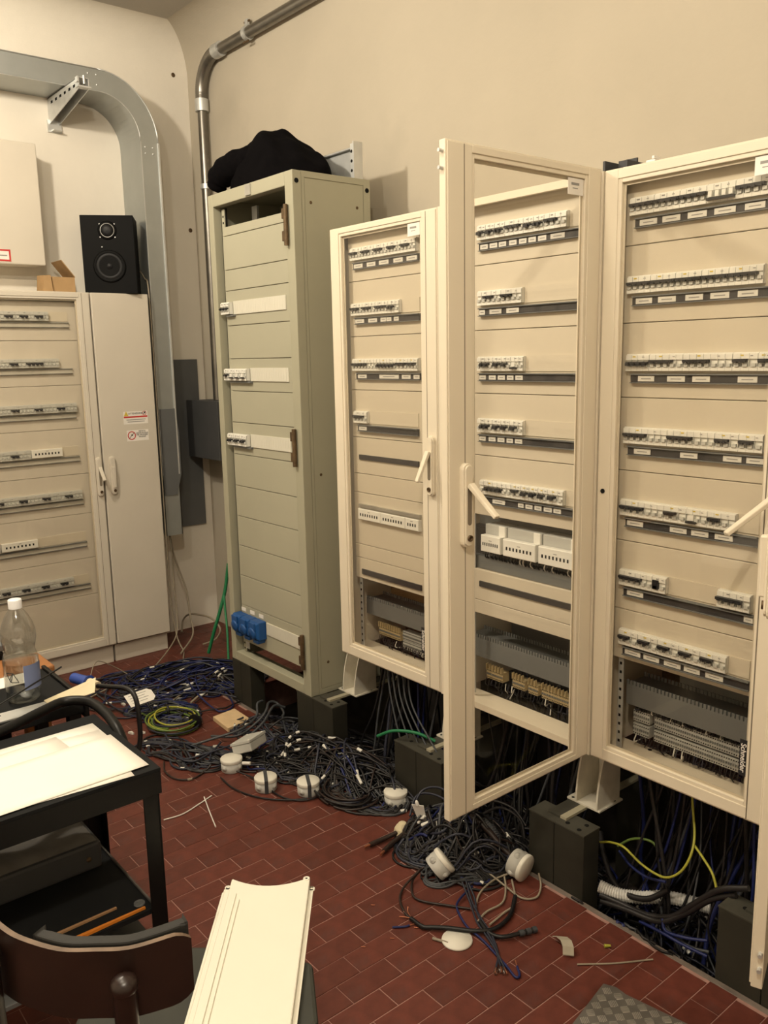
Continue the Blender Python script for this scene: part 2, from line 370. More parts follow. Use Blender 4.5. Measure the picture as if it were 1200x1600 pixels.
def door(cab, M, w_, z0, z1, sl, sr, rt, rb, mname='cream', groove=None, sticker=True):
    """glazed door, local x 0..w, front y=0, back y=.022"""
    b = MB(); t = .022
    for (xa, xb, za, zb) in ((0, sl, z0, z1), (w_-sr, w_, z0, z1), (sl, w_-sr, z1-rt, z1), (sl, w_-sr, z0, z0+rb)):
        b.box(xa, .003, za, xb, t, zb)
    g = .010                                                                 # raised outer border, leaving a stepped inner rim
    for (xa, xb, za, zb) in ((.004, sl-g, z0+.004, z1-.004), (w_-sr+g, w_-.004, z0+.004, z1-.004), (sl-g, w_-sr+g, z1-rt+g, z1-.004), (sl-g, w_-sr+g, z0+.004, z0+rb-g)):
        b.box(xa, 0, za, xb, .003, zb)
    d = obj('door', b, mname, cab, bev=.0015, M=M)
    if groove:
        obj('door_groove', MB().box(groove, -.0006, z0+.005, groove+.002, .002, z1-.005), 'seam', d, M=M)
    obj('glass_pane', MB().box(sl-.003, .008, z0+rb-.003, w_-sr+.003, .012, z1-rt+.003), 'glass', d, M=M)
    gk = MB(); q = .007
    for (xa, xb, za, zb) in ((sl, sl+q, z0+rb, z1-rt), (w_-sr-q, w_-sr, z0+rb, z1-rt), (sl+q, w_-sr-q, z1-rt-q, z1-rt), (sl+q, w_-sr-q, z0+rb, z0+rb+q)):
        gk.box(xa, .0122, za, xb, .0135, zb)
    obj('gasket', gk, 'cream_panel', d, M=M)
    if sticker:
        s = obj('sticker', MB().box(w_-sr-.062, .0065, z1-rt-.040, w_-sr-.004, .0078, z1-rt-.002).box(w_-sr-.05, .0062, z1-rt-.018, w_-sr-.02, .0066, z1-rt-.012, 1).box(w_-sr-.045, .0062, z1-rt-.026, w_-sr-.025, .0066, z1-rt-.024, 1), ['sticker', 'print_grey'], d, M=M)
    return d
def logo(d, M, x, z):
    obj('logo_plate', MB().box(x-.0095, .0064, z-.046, x+.0095, .0078, z+.046), 'toggle_black', d, M=M)
    text('logo_lettering', 'Schneider', .0185, 'sticker', d, M @ T(x, .0060, z) @ RX(90) @ RZ(-90), .0002)
def fx(x): return x*.984
def fz(z): return 1.55+(z-1.55)*.984
def fs(z): return 1.55+(z-1.55)*.979
RZS = [fz(v) for v in (1.906, 1.716, 1.522, 1.335, 1.143, .952, .785)]
SM = [fs(v) for v in (1.815, 1.622, 1.431, 1.238, 1.047, .855)]
MBK = T(0, 1.85, 0)
Z0, Z1 = .435, 1.992
def F(l): return [tuple(fx(v) if not isinstance(v, str) else v for v in t) for t in l]
def ON(*l): return F([(a, b, 'on') for a, b in l])
def terminal_row(cab, M, x0, x1, z, y, beige):
    b = MB(); n = int((x1-x0)/.0065)
    for i in range(n):
        a = x0+i*.0065
        b.box(a, y, z-.016, a+.0058, y+.03, z+.016, 0).box(a+.0012, y-.003, z-.003, a+.0046, y, z+.003, 1)
        if beige and i % 2 == 0: b.box(a+.002, y-.006, z+.014, a+.004, y+.004, z+.034, 2)
        b.box(a+.0015, y-.001, z+.010, a+.0045, y+.001, z+.013, 3).box(a+.0015, y-.001, z-.013, a+.0045, y+.001, z-.010, 3)
    return obj('terminal_row', b, ['terminal_beige' if beige else 'terminal_grey', 'slot_duct', 'terminal_beige' if beige else 'terminal_grey', 'dark_hole'], cab, M=M)
def slotted_duct(cab, M, x0, x1, z0, z1, y0, y1):
    b = MB().box(x0, y0, z0, x1, y1, z1-.012); n = int((x1-x0)/.011)
    for i in range(n): b.box(x0+i*.011, y0, z1-.012, x0+i*.011+.007, y0+.003, z1)
    for i in range(n): b.box(x0+i*.011, y1-.003, z1-.012, x0+i*.011+.007, y1, z1)
    return obj('wiring_duct', b, 'slot_duct', cab, M=M)
def perf_rail(cab, M, x, z0, z1, y, name='mounting_rail', mname='zinc_light', w_=.016):
    b = MB().box(x, y, z0, x+w_, y+.004, z1); n = int((z1-z0)/.025)
    for i in range(n): b.box(x+w_*.3, y-.0006, z0+.01+i*.025, x+w_*.7, y+.001, z0+.018+i*.025, 1)
    return obj(name, b, [mname, 'dark_hole'], cab, M=M)
def dots_cover(cab, M, x0, x1, z, y, n, h=.02):
    b = MB().cham(x0, y, z-h, x1, y+.02, z+h, .002); p = (x1-x0)/(n+1.5)
    for i in range(n): b.box(x0+p*(i+1), y-.0006, z-.006, x0+p*(i+1)+p*.42, y+.001, z+.004, 1)
    b.box((x0+x1)/2-.006, y-.0004, z+.010, (x0+x1)/2+.006, y+.001, z+.0125, 2)
    return obj('terminal_cover', b, ['device_white', 'dark_hole', 'print_grey'], cab, M=M)
def bay_wires(cab, M, x0, x1, zt, zb, y, n, seed, pal=('c_black', 'c_dark', 'c_white', 'c_slate')):
    R_ = random.Random(seed); b = MB()
    for i in range(n):
        x = x0+(x1-x0)*(i+R_.random())/n; k = R_.choice([0,0,0,1,1,2,3])
        b.tube(spline([(x, y-.004, zt), (x+R_.uniform(-.004,.004), y-.010, zt-.02), (x+R_.uniform(-.02,.02), y+R_.uniform(-.01,.03), (zt+zb)/2), (x+R_.uniform(-.03,.03), y+R_.uniform(.0,.06), zb)], 4), R_.choice([.0014,.0018]), 5, k)
    o = obj('terminal_wiring', b, list(pal), cab, M=M); o['kind'] = 'stuff'; return o

# ------------------------------------------------------------------ cabinet C (right, closed glazed door)
c5 = thing('distribution_cabinet', (-1.098, 2.05, Z0), 'cream glazed cabinet with closed door, its lever handle swung far out', 'cabinet', 'row of glazed distribution cabinets')
xa, xb = -1.365, -.83
shell(c5, MBK, xa, xb, Z0+.012, Z1, .48, 'cream')
px0, px1 = fx(-1.35), -.905
panels(c5, MBK, px0, px1, [(1.965, SM[0]), (SM[0], SM[1]), (SM[1], SM[2]), (SM[2], SM[3]), (SM[3], SM[4]), (SM[4], SM[5]), (SM[5], fs(.712))])
row(c5, MBK, RZS[0], ON((-1.325,-1.257),(-1.255,-1.187),(-1.185,-1.118))+F([(-1.116,-1.048,'off')])+ON((-1.045,-.978)), F([(-1.302,-1.253),(-1.238,-1.19),(-1.17,-1.121),(-1.102,-1.05),(-1.028,-.981)]), (fx(-1.316), fx(-.945)), fx(-.95))
row(c5, MBK, RZS[1], ON((-1.326,-1.259),(-1.257,-1.19),(-1.188,-1.121),(-1.119,-1.053),(-1.051,-.984)), F([(-1.306,-1.259),(-1.242,-1.193),(-1.167,-1.121),(-1.102,-1.055),(-1.034,-.986)]), (fx(-1.317), fx(-.95)), fx(-.972), 'y')
row(c5, MBK, RZS[2], F([(-1.322,-1.257,'x')])+ON((-1.253,-1.19),(-1.159,-1.092),(-1.031,-.999),(-.970,-.949)), F([(-1.292,-1.245),(-1.208,-1.159),(-1.139,-1.093),(-1.023,-.976)]), (fx(-1.315), fx(-.945)), fx(-.944), 'y')
row(c5, MBK, RZS[3], ON((-1.323,-1.257),(-1.194,-1.128),(-1.066,-1.033),(-1.006,-.973)), F([(-1.297,-1.248),(-1.163,-1.116),(-1.049,-1.003),(-.991,-.95)]), (fx(-1.317), fx(-.948)), fx(-.95), 'y')
row(c5, MBK, RZS[4], ON((-1.327,-1.258),(-1.195,-1.163))+F([(-1.132,-1.105,'off')])+ON((-1.075,-1.043)), F([(-1.311,-1.262),(-1.183,-1.136),(-1.123,-1.077),(-1.06,-1.014)]), (fx(-1.317), fx(-.951)), fx(-1.006), 'y')
row(c5, MBK, RZS[5], ON((-1.323,-1.256))+F([(-1.221,-1.204,'push')]), F([(-1.304,-1.254),(-.975,-.952)]), (fx(-1.316), fx(-.95)), fx(-1.184))
o = put('breaker', breaker_mesh(.083, 'w'), c5, MBK @ T(fx(-1.041), .022, RZS[5])); put('toggle', toggle_mesh(.066, 'on'), o, MBK @ T(fx(-1.041), .022, RZS[5]))
row(c5, MBK, RZS[6], ON((-1.319,-1.287),(-1.258,-1.227),(-1.198,-1.166),(-1.136,-1.105),(-1.076,-1.044)), F([(-1.305,-1.256),(-1.246,-1.199),(-1.184,-1.136),(-1.126,-1.082),(-1.066,-1.019)]), (fx(-1.313), fx(-.953)), fx(-1.01), 'y')
def lower_bay(cab, M, x0, x1, beige, ro=.054):
    obj('mounting_plate', MB().box(x0+.03, .30, .46, x1-.03, .305, .75), 'brass_old', cab, M=M)
    slotted_duct(cab, M, x0+.055, x1-.03, .585, .655, .085, .17)
    perf_rail(cab, M, x0+ro, .45, .735, .045)
    perf_rail(cab, M, x1-.038, .45, .735, .045)
lower_bay(c5, MBK, xa, xb, False)
obj('wiring_duct', MB().prism([(.17, .70), (.26, .70), (.26, .62), (.17, .62)], 0, -1.20, -.93), 'slot_duct', c5, M=MBK @ T(0, 0, 0))
for zt in (.552, .512): terminal_row(c5, MBK, -1.295, -1.24, zt, .10, False); terminal_row(c5, MBK, -1.228, -.905, zt, .10, False)
bay_wires(c5, MBK, -1.29, -.91, .495, .462, .105, 46, 5); bay_wires(c5, MBK, -1.29, -.91, .590, .565, .105, 40, 6)
M5 = MBK @ T(xa, 0, 0)
d5 = door(c5, M5, xb-xa, Z0, Z1, .050, .088, .035, .045, groove=xb-xa-.080)
handle(d5, M5, xb-xa-.052, 1.175, 60, 'cream', -22, .138); logo(d5, M5, xb-xa-.098, .588)
for dx in (0,): obj('door_lock', MB().lathe([(.006,0),(.006,.003)], 12), 'dark_hole', d5, M=M5 @ T(.02, 0, 1.19) @ RX(90))
# ------------------------------------------------------------------ cabinet B (middle, door wide open)
c4 = thing('distribution_cabinet', (-1.67, 2.05, Z0), 'cream glazed cabinet with its glass door swung wide open', 'cabinet', 'row of glazed distribution cabinets')
xa, xb = -1.972, -1.368
shell(c4, MBK, xa, xb, Z0, Z1, .48, 'cream', y0=.0, lip=.020)
px0, px1 = fx(-1.885), fx(-1.435)
panels(c4, MBK, px0, px1, [(1.982, SM[0]), (SM[0], SM[1]), (SM[1], SM[2]), (SM[2], SM[3]), (SM[3], fs(1.047)), (fs(.868), fs(.765)), (fs(.765), fs(.719))])
row(c4, MBK, RZS[0], F([(-1.858,-1.832,'k'),(-1.822,-1.796,'k'),(-1.786,-1.757,'k'),(-1.745,-1.690,'on'),(-1.675,-1.648,'k'),(-1.638,-1.610,'k'),(-1.600,-1.558,'on')]), F([(-1.853,-1.823),(-1.815,-1.785),(-1.778,-1.75),(-1.738,-1.71),(-1.7,-1.673),(-1.665,-1.638),(-1.63,-1.601),(-1.586,-1.537)]), (fx(-1.86), fx(-1.476)), fx(-1.526))
row(c4, MBK, RZS[1], ON((-1.829,-1.794),(-1.759,-1.721)), F([(-1.857,-1.834),(-1.815,-1.767),(-1.747,-1.699)]), (fx(-1.86), fx(-1.476)), fx(-1.683), start=fx(-1.86))
row(c4, MBK, RZS[2], F([(-1.844,-1.81,'k'),(-1.791,-1.764,'k'),(-1.756,-1.736,'k'),(-1.72,-1.696,'off')]), F([(-1.857,-1.83),(-1.817,-1.789),(-1.78,-1.752),(-1.743,-1.718),(-1.71,-1.682)]), (fx(-1.86), fx(-1.478)), fx(-1.675), start=fx(-1.86))
row(c4, MBK, RZS[3], F([(-1.844,-1.809,'k'),(-1.792,-1.767,'k'),(-1.757,-1.734,'k'),(-1.722,-1.698,'k')]), F([(-1.857,-1.83),(-1.817,-1.789),(-1.78,-1.752),(-1.743,-1.718),(-1.71,-1.682)]), (fx(-1.86), fx(-1.477)), fx(-1.674), start=fx(-1.86))
row(c4, MBK, RZS[4], F([(-1.823,-1.754,'k'),(-1.715,-1.69,'on'),(-1.676,-1.652,'k'),(-1.643,-1.62,'k'),(-1.61,-1.588,'k'),(-1.574,-1.547,'k')]), F([(-1.8,-1.749),(-1.695,-1.674),(-1.666,-1.639),(-1.631,-1.605),(-1.596,-1.566),(-1.56,-1.533)]), (fx(-1.848), fx(-1.477)), fx(-1.521), 'y', start=fx(-1.85))
obj('slot', MB().box(fx(-1.86), .035, fz(.816), fx(-1.47), .041, fz(.834)), 'strip_dark', c4, M=MBK)
perf_rail(c4, MBK, px0-.018, .46, 1.06, .045); perf_rail(c4, MBK, px1+.002, .46, 1.06, .045)
for a, b in ((-1.847,-1.758),(-1.753,-1.617),(-1.612,-1.478)):
    a, b = fx(a), fx(b); t = MB().box(a, .05, .955, b, .10, 1.03, 0).box(b-.03, .048, .985, b-.004, .052, 1.03, 1)
    obj('busbar_block', t, ['terminal_grey', 'device_white'], c4, bev=.002, M=MBK); dots_cover(c4, MBK, a, b-.006, .972, .028, 8, .026)
wl = MB()
for i in range(34):
    x = fx(-1.845)+i*.0108; wl.tube(spline([(x, .06, .95), (x+random.uniform(-.006,.006), .05, .925), (x+random.uniform(-.02,.02), .09, .90), (x, .13, .87)], 4), .0022, 5, random.choice([0,0,0,1]))
obj('terminal_wiring', wl, ['c_black', 'c_white'], c4, M=MBK)['kind'] = 'stuff'
obj('wiring_duct', MB().box(-1.90, .055, .868, -1.42, .12, .922), 'slot_duct', c4, M=MBK); obj('wiring_duct', MB().box(-1.90, .11, 1.012, -1.42, .17, 1.062), 'slot_duct', c4, M=MBK); obj('cable_channel', MB().box(-1.90, .075, .922, -1.42, .12, 1.012), 'strip_dark', c4, M=MBK)
obj('mounting_plate', MB().box(-1.93, .30, .46, -1.41, .305, 1.06), 'grey_paint', c4, M=MBK)
slotted_duct(c4, MBK, -1.935, -1.41, .570, .645, .085, .17)
for a, b in ((-1.841,-1.764),(-1.729,-1.673),(-1.663,-1.624),(-1.609,-1.502)): terminal_row(c4, MBK, a*1.004, b*1.004, .520, .09, True)
terminal_row(c4, MBK, -1.50, -1.445, .520, .09, False)
bay_wires(c4, MBK, -1.85, -1.45, .505, .452, .095, 36, 8)
obj('lock_hole', MB().lathe([(.006,0),(.006,.002)], 12), 'dark_hole', c4, M=MBK @ T(-1.955, .001, 1.075) @ RX(90))
DW = .536
M4 = T(-1.372, 1.85-DW, 0) @ RZ(90)
d4 = door(c4, M4, DW, Z0, Z1+.006, .088, .062, .030, .028, groove=.052)
handle(d4, M4, .050, 1.21, 52)
for z in (1.975, 1.94): obj('hinge_pin', MB().tube([(-.012,.012,z),(.002,.012,z)], .004, 8), 'zinc_light', d4, M=M4)
# ------------------------------------------------------------------ cabinet A (left of the three, closed)
c3 = thing('distribution_cabinet', (-2.255, 2.05, Z0), 'cream glazed cabinet with closed door standing beside the grey-green rack cabinet', 'cabinet', 'row of glazed distribution cabinets')
xa, xb = -2.53, -1.978
shell(c3, MBK, xa, xb, Z0+.012, Z1, .48, 'cream')
px0, px1 = -2.475, -2.05
panels(c3, MBK, px0, px1, [(1.965, SM[0]), (SM[0], SM[1]), (SM[1], SM[2]), (SM[2], fs(1.258)), (fs(1.258), fs(1.123)), (fs(1.123), fs(1.051)), (fs(1.051), fs(.853)), (fs(.853), fs(.80)), (fs(.80), fs(.719))])
row(c3, MBK, RZS[0], ON((-2.484,-2.447),(-2.416,-2.377),(-2.348,-2.308),(-2.274,-2.239),(-2.206,-2.169)), F([(-2.473,-2.424),(-2.4,-2.353),(-2.333,-2.282),(-2.256,-2.209),(-2.189,-2.138)]), (fx(-2.479), fx(-2.133)), fx(-2.137))
row(c3, MBK, RZS[1], ON((-2.486,-2.44),(-2.418,-2.376),(-2.346,-2.294))+F([(-2.277,-2.249,'k')]), F([(-2.473,-2.423),(-2.398,-2.35),(-2.33,-2.301),(-2.298,-2.273),(-2.259,-2.234)]), (fx(-2.477), fx(-2.131)), fx(-2.224))
row(c3, MBK, RZS[2], ON((-2.486,-2.401))+F([(-2.343,-2.249,'k')])+ON((-2.238,-2.193),(-2.18,-2.145)), F([(-2.465,-2.415),(-2.343,-2.239),(-2.222,-2.178),(-2.162,-2.133)]), (fx(-2.477), fx(-2.131)), fx(-2.133), 'y')
row(c3, MBK, RZS[3], ON((-2.486,-2.43)), F([(-2.466,-2.422)]), (fx(-2.475), fx(-2.144)), fx(-2.411))
obj('slot', MB().box(fx(-2.475), .035, fz(1.178), fx(-2.146), .041, fz(1.196)), 'strip_dark', c3, M=MBK)
obj('slot', MB().box(fx(-2.475), .035, fz(.742), fx(-2.14), .041, fz(.762)), 'strip_dark', c3, M=MBK)
obj('din_rail', MB().box(fx(-2.478), .03, fz(1.0), fx(-2.139), .04, fz(1.012)), 'rail_zinc', c3, M=MBK)
for a, b, n in ((-2.477,-2.347,8),(-2.345,-2.211,8),(-2.209,-2.139,4)): dots_cover(c3, MBK, fx(a), fx(b), fz(.975), .025, n)
lower_bay(c3, MBK, xa, xb, True, .068)
obj('cardboard_insert', MB().box(-2.49, .22, .61, -2.30, .235, .735), 'cardboard', c3, M=MBK)
terminal_row(c3, MBK, -2.42, -2.29, .528, .10, True)
for zt in (.540, .504): terminal_row(c3, MBK, -2.282, -2.09, zt, .10, False)
bay_wires(c3, MBK, -2.42, -2.10, .505, .462, .105, 34, 7)
M3 = MBK @ T(xa, 0, 0)
d3 = door(c3, M3, xb-xa, Z0, Z1, .062, .078, .030, .048, groove=xb-xa-.05)
handle(d3, M3, xb-xa-.024, 1.20, 28); logo(d3, M3, xb-xa-.088, .595)
# cabinet D: only its open door reaches into the picture
c6 = thing('distribution_cabinet', (-.53, 2.05, Z0), 'cream cabinet at the end of the row whose open door shows only its narrow edge', 'cabinet', 'row of glazed distribution cabinets')
shell(c6, MBK, -.815, -.24, Z0, Z1, .48, 'cream', y0=0, lip=.05)
panels(c6, MBK, -.76, -.30, [(1.965, SM[0]), (SM[0], SM[1]), (SM[1], SM[2]), (SM[2], SM[3]), (SM[3], SM[4]), (SM[4], SM[5]), (SM[5], fs(.712))])
M6 = T(-.812, 1.842, 0) @ RZ(-70.5)
d6 = door(c6, M6, DW, Z0, Z1, .06, .085, .030, .028, sticker=False)
handle(d6, M6, DW-.04, 1.20, 0)
for z in (.475, .505, 1.06, 1.09): obj('hinge_pin', MB().tube([(DW-.004,.016,z),(DW+.010,.016,z)], .004, 8), 'zinc_light', d6, M=M6)
# things lying on top of the right cabinet
tag(obj('cable_tray_offcut', MB().box(-1.445, 1.95, Z1, -1.438, 2.10, Z1+.048).box(-1.445, 1.95, Z1, -1.37, 2.10, Z1+.004).box(-1.374, 1.95, Z1, -1.37, 2.10, Z1+.040).box(-1.432, 2.0, Z1+.004, -1.376, 2.006, Z1+.052), 'grey_paint_dark'), 'short dark tray offcut lying on top of the cabinets', 'tray')
t = thing('mounting_clip', (-1.31, 1.98, Z1), 'small white clip standing on top of the right glazed cabinet', 'clip')
obj('clip_body', MB().box(-1.322, 1.96, Z1, -1.296, 1.985, Z1+.030).box(-1.304, 1.958, Z1+.030, -1.297, 1.985, Z1+.038), 'white_plastic', t, bev=.0015); obj('clip_screw', MB().lathe([(.004,0),(.004,.002)], 10), 'brass_old', t, M=T(-1.312, 1.96, Z1+.018) @ RX(90))

# ------------------------------------------------------------------ plinth blocks, shims and cabinet feet
def block(x0, x1, desc, zb=-.16):
    t = thing('plinth_block', ((x0+x1)/2, 1.86, 0), desc, 'block', 'dark plinth blocks under the cabinets')
    mid = x0+(x1-x0)*.47
    obj('front_plate', MB().box(x0, 1.8225, zb, mid-.001, 1.895, .196).box(mid+.001, 1.8225, zb, x1, 1.895, .196), 'block', t, bev=.002)
    obj('top_plate', MB().box(x0-.001, 1.8215, .1965, x1+.001, 1.897, .2005), 'block_top', t)
    for x, y in ((x1-.03, 1.84), (x1-.03, 1.875), (x1-.075, 1.845), (x0+.05, 1.86)):
        obj('bolt_hole', MB().lathe([(.007,0),(.007,.0008)], 10), 'dark_hole', t, M=T(x, y, .2005))
    obj('rear_post', MB().box(x0+.05, 2.20, zb, x1-.05, 2.28, .2005), 'block', t)
    return t
block(-3.345, -3.19, 'dark plinth block under the outer corner of the grey-green cabinet')
block(-2.815, -2.565, 'dark plinth block between the grey-green cabinet and its white foot bracket')
block(-2.19, -1.945, 'dark plinth block behind the white-lidded box, partly hidden by the open door')
block(-1.56, -1.358, 'dark plinth block with white cabinet foot on a pale strip, beside the open glass door')
block(-.95, -.70, 'dark plinth block below the narrow edge of the end door')
def foot(x, desc):
    s = tag(obj('shim_strip', MB().box(x-.055, 1.848, .2008, x-.012, 2.27, .2075, 0).box(x-.010, 1.850, .2008, x+.012, 2.27, .2085, 1), ['block_top', 'shim']), 'flat pale strip bridging the plinth '+desc, 'strip', 'shim strips on the plinth blocks')
    t = thing('cabinet_foot', (x, 1.99, .209), 'white angled bracket foot '+desc, 'bracket', 'white bracket feet of the cabinets')
    b = MB().box(x-.06, 1.945, .2088, x+.06, 2.06, .214)
    obj('base_plate', b, 'foot_white', t)
    for k, xx in enumerate((x-.030, x+.045)):
        poly = [(1.955, .214), (2.055, .214), (2.055, .4347), (1.955, .4347)]
        cv = [(1.945+.05*(1-math.cos(q)), .214+.2207*(q/(math.pi/2))) for q in np.linspace(0, math.pi/2, 8)]
        obj('side_plate', MB().prism(cv+[(2.055, .4347), (2.055, .214)], 0, xx, xx+.006), 'foot_white', t)
    obj('back_plate', MB().box(x-.03, 2.052, .214, x+.05, 2.057, .4347), 'foot_white', t)
    for dx, dy in ((-.045,1.955),(.045,1.96),(.05,2.03)): obj('screw_hole', MB().lathe([(.005,0),(.005,.0006)], 8), 'dark_hole', t, M=T(x+dx, dy, .214))
foot(-2.63, 'next to the grey-green cabinet'); foot(-2.04, 'half hidden behind the open door'); foot(-1.455, 'under the hinge side of the open door'); foot(-.84, 'at the end of the row')

# ------------------------------------------------------------------ grey-green cabinet
gx0, gx1, gz0, gz1 = -3.34, -2.705, .2012, 2.222
G = T(0, 1.82, 0)
gc = thing('rack_cabinet', ((gx0+gx1)/2, 2.0, gz0), 'tall open grey-green rack cabinet with blank panels and three blue sockets', 'cabinet')
fr = MB()
fr.box(gx0, 0, gz0, gx0+.040, .04, gz1).box(gx1-.052, 0, gz0, gx1, .04, gz1).box(gx0+.04, 0, gz1-.050, gx1-.052, .04, gz1).box(gx0+.04, 0, gz0, gx1-.052, .04, gz0+.042)
obj('front_frame', fr, 'green_grey', gc, bev=.003, M=G)
sh = MB().box(gx0, .04, gz0, gx0+.012, .36, gz1).box(gx1-.012, .04, gz0, gx1-.004, .36, gz1).box(gx0+.012, .04, gz1-.012, gx1-.012, .36, gz1).box(gx0+.012, .348, gz0, gx1-.012, .36, gz1-.012).box(gx0+.012, .04, gz0, gx1-.012, .10, gz0+.012)
obj('body', sh, 'green_grey', gc, M=G)
obj('side_frame', MB().box(gx1-.004, .04, gz0, gx1, .052, gz1).box(gx1-.004, .328, gz0, gx1, .36, gz1).box(gx1-.004, .052, gz1-.022, gx1, .328, gz1).box(gx1-.004, .052, gz0, gx1, .328, gz0+.022), 'green_grey', gc, M=G)
sp = obj('side_panel', MB().box(gx1-.004, .054, gz0+.025, gx1-.0012, .326, gz1-.025), 'green_grey', gc, M=G)
for y, z in ((.05+.03, 2.114), (.296, 2.114), (.085, 1.1), (.09, .33)): obj('side_screw', MB().lathe([(.006,0),(.005,.002)], 10), 'brass_old', sp, M=G @ T(gx1-.0012, y, z) @ RY(90))
for y, z in ((.018, 2.185), (.345, 2.182)): obj('lifting_hole', MB().lathe([(.009,0),(.009,.0015)], 12), 'dark_hole', gc, M=G @ T(gx1, y, z) @ RY(90))
obj('rail_gap', MB().box(gx0+.0405, .05, gz0+.043, gx0+.058, .056, gz1-.051), 'pad_dark', gc, M=G)
perf_rail(gc, G, gx0+.058, gz0+.043, gz1-.06, .03, 'perforated_rail', 'green_panel', .022)
gp0, gp1 = -3.258, -2.757
cuts = [2.088, 2.051, 1.915, 1.831, 1.689, 1.552, 1.418, 1.285, 1.148, 1.010, .875, .743, .607, .470, .300]
for i in range(len(cuts)-1):
    obj('blank_panel', MB().cham(gp0, .018, cuts[i+1]+.0013, gp1, .026, cuts[i]-.0013, .001), 'green_panel', gc, M=G)
obj('panel_backing', MB().box(gp0, .0262, .302, gp1, .029, 2.087), 'seam', gc, M=G)
def blankstrip(x0, x1, z):
    b = MB().box(x0, .014, z-.027, x1, .019, z+.027); n = int((x1-x0)/.0178)
    for i in range(n): b.box(x0+i*.0178, .0132, z-.026, x0+i*.0178+.0172, .0142, z+.026)
    obj('blank_module_strip', b, 'ivory', gc, M=G)
for z, xs, n, st in ((1.760, -3.195, 3, 'k'), (1.487, -3.082, 4, 'off'), (1.213, -3.105, 3, 'k')):
    blankstrip(xs, -2.80, z)
    x = -3.272; wd = (xs-.008-x)/n
    for i in range(n):
        o = put('breaker', breaker_mesh(wd, 'w'), gc, G @ T(x+i*wd, -.004, z) @ Matrix.Diagonal((1,1,1.15,1)))
        put('toggle', toggle_mesh(wd*.6, st if not (st == 'off' and i == 0) else 'k'), o, G @ T(x+i*wd+wd*.2, -.004, z))
    obj('rail_edge', MB().box(x+.03, .004, z-.034, xs+.01, .018, z-.027), 'slot_duct', gc, M=G)
blankstrip(-3.05, -2.795, .405)
for i in range(3):
    x = -3.275+i*.074; s = MB().cham(x, -.030, .355, x+.070, .018, .435, .010).box(x+.012, -.038, .40, x+.058, -.029, .432)
    s.prism([(x+.010, .352), (x+.060, .352), (x+.055, .335), (x+.015, .335)], 1, -.02, .018)
    o = obj('socket', s, 'blue_plastic', gc, bev=.003, M=G)
    obj('socket_lid', MB().lathe([(.026,0),(.027,.006),(.022,.010),(0,.011)], 18), 'blue_plastic', o, M=G @ T(x+.035, -.030, .385) @ RX(100))
    obj('socket_tag', MB().box(x+.015, .016, .442, x+.050, .0185, .458), 'sticker', gc, M=G)
for z in (2.035, 1.212, .387):
    h = obj('hinge', MB().box(-2.768, -.012, z-.058, -2.750, 0, z-.022).box(-2.768, -.012, z+.022, -2.750, 0, z+.058).box(-2.760, -.007, z-.045, -2.748, 0, z+.045), 'brass_old', gc, bev=.0015, M=G)
    obj('hinge_barrel', MB().tube([(-2.742,-.010,z-.075),(-2.742,-.010,z+.07)], .009, 8), 'brass_old', h, M=G)
obj('top_lock', MB().box(-3.03, -.006, gz1-.045, -2.99, 0, gz1-.005), 'rail_zinc', gc, M=G)
obj('inner_rail', MB().box(-3.19, .12, 2.08, -3.15, .13, 2.17).box(-3.26, .03, gz0+.06, -3.23, .034, gz0+.11), 'zinc_light', gc, M=G)
# on top of it
pl_ = thing('metal_plate', (-2.80, 2.10, gz1), 'galvanised sheet metal panel standing on the grey-green cabinet behind the black cloth', 'metal panel')
obj('sheet', MB().box(-3.05, 2.145, gz1, -2.715, 2.151, gz1+.118), 'zinc_light', pl_)
obj('folded_rim', MB().box(-3.05, 2.130, gz1+.118, -2.715, 2.151, gz1+.123).box(-2.715, 2.108, gz1, -2.709, 2.151, gz1+.135).box(-2.73, 2.108, gz1, -2.715, 2.112, gz1+.128), 'zinc_light', pl_)
for z in (.03, .065, .1): obj('rim_hole', MB().lathe([(.006,0),(.006,.0008)], 8), 'dark_hole', pl_, M=T(-2.7225, 2.1078, gz1+z) @ RX(90))
# black cloth: crumpled garment heaped on top
def cloth():
    nu, nv = 72, 30; vs = []; fs_ = []
    cx, cy = -3.035, 1.978
    for j in range(nv+1):
        for i in range(nu):
            a = 2*math.pi*i/nu; t = j/nv
            rx = .285*(1+.04*math.sin(3*a+.6)+.02*math.sin(7*a)); ry = .150*(1+.05*math.sin(2*a+2)+.03*math.sin(5*a))
            s = math.sin(t*math.pi/2)**.75
            x = cx+rx*s*math.cos(a); y = cy+ry*s*math.sin(a)
            u = (x-cx)/.26
            hgt = .205*(1-.30*u*u)*(.92+.13*math.exp(-((u-.02)/.20)**2)+.10*math.exp(-((u+.55)/.25)**2)-.05*math.exp(-((u+.22)/.07)**2)-.35*max(0,u-.20))
            z = gz1+.001+hgt*(math.cos(t*math.pi/2)**.62)
            f = .007*math.sin(5*u+9*(y-cy)/.15)+.004*math.sin(11*u-6*(y-cy)/.15+1)
            if j < nv: z += f*min(1, (nv-j)/8)
            if i == 0 and j == 0: z0 = z
            vs.append((x, y, max(gz1+.001, z)))
    b = MB()
    for j in range(nv):
        for i in range(nu): fs_.append((j*nu+i, (j+1)*nu+i, (j+1)*nu+(i+1)%nu, j*nu+(i+1)%nu))
    b.add(vs, fs_, 0, True); b.add([vs[nv*nu+i] for i in range(nu)], [tuple(range(nu))[::-1]], 0); return b
ct = thing('black_garment', (-3.06, 1.985, gz1), 'crumpled black garment heaped on top of the grey-green cabinet', 'cloth')
obj('heap', cloth(), 'black_cloth', ct)
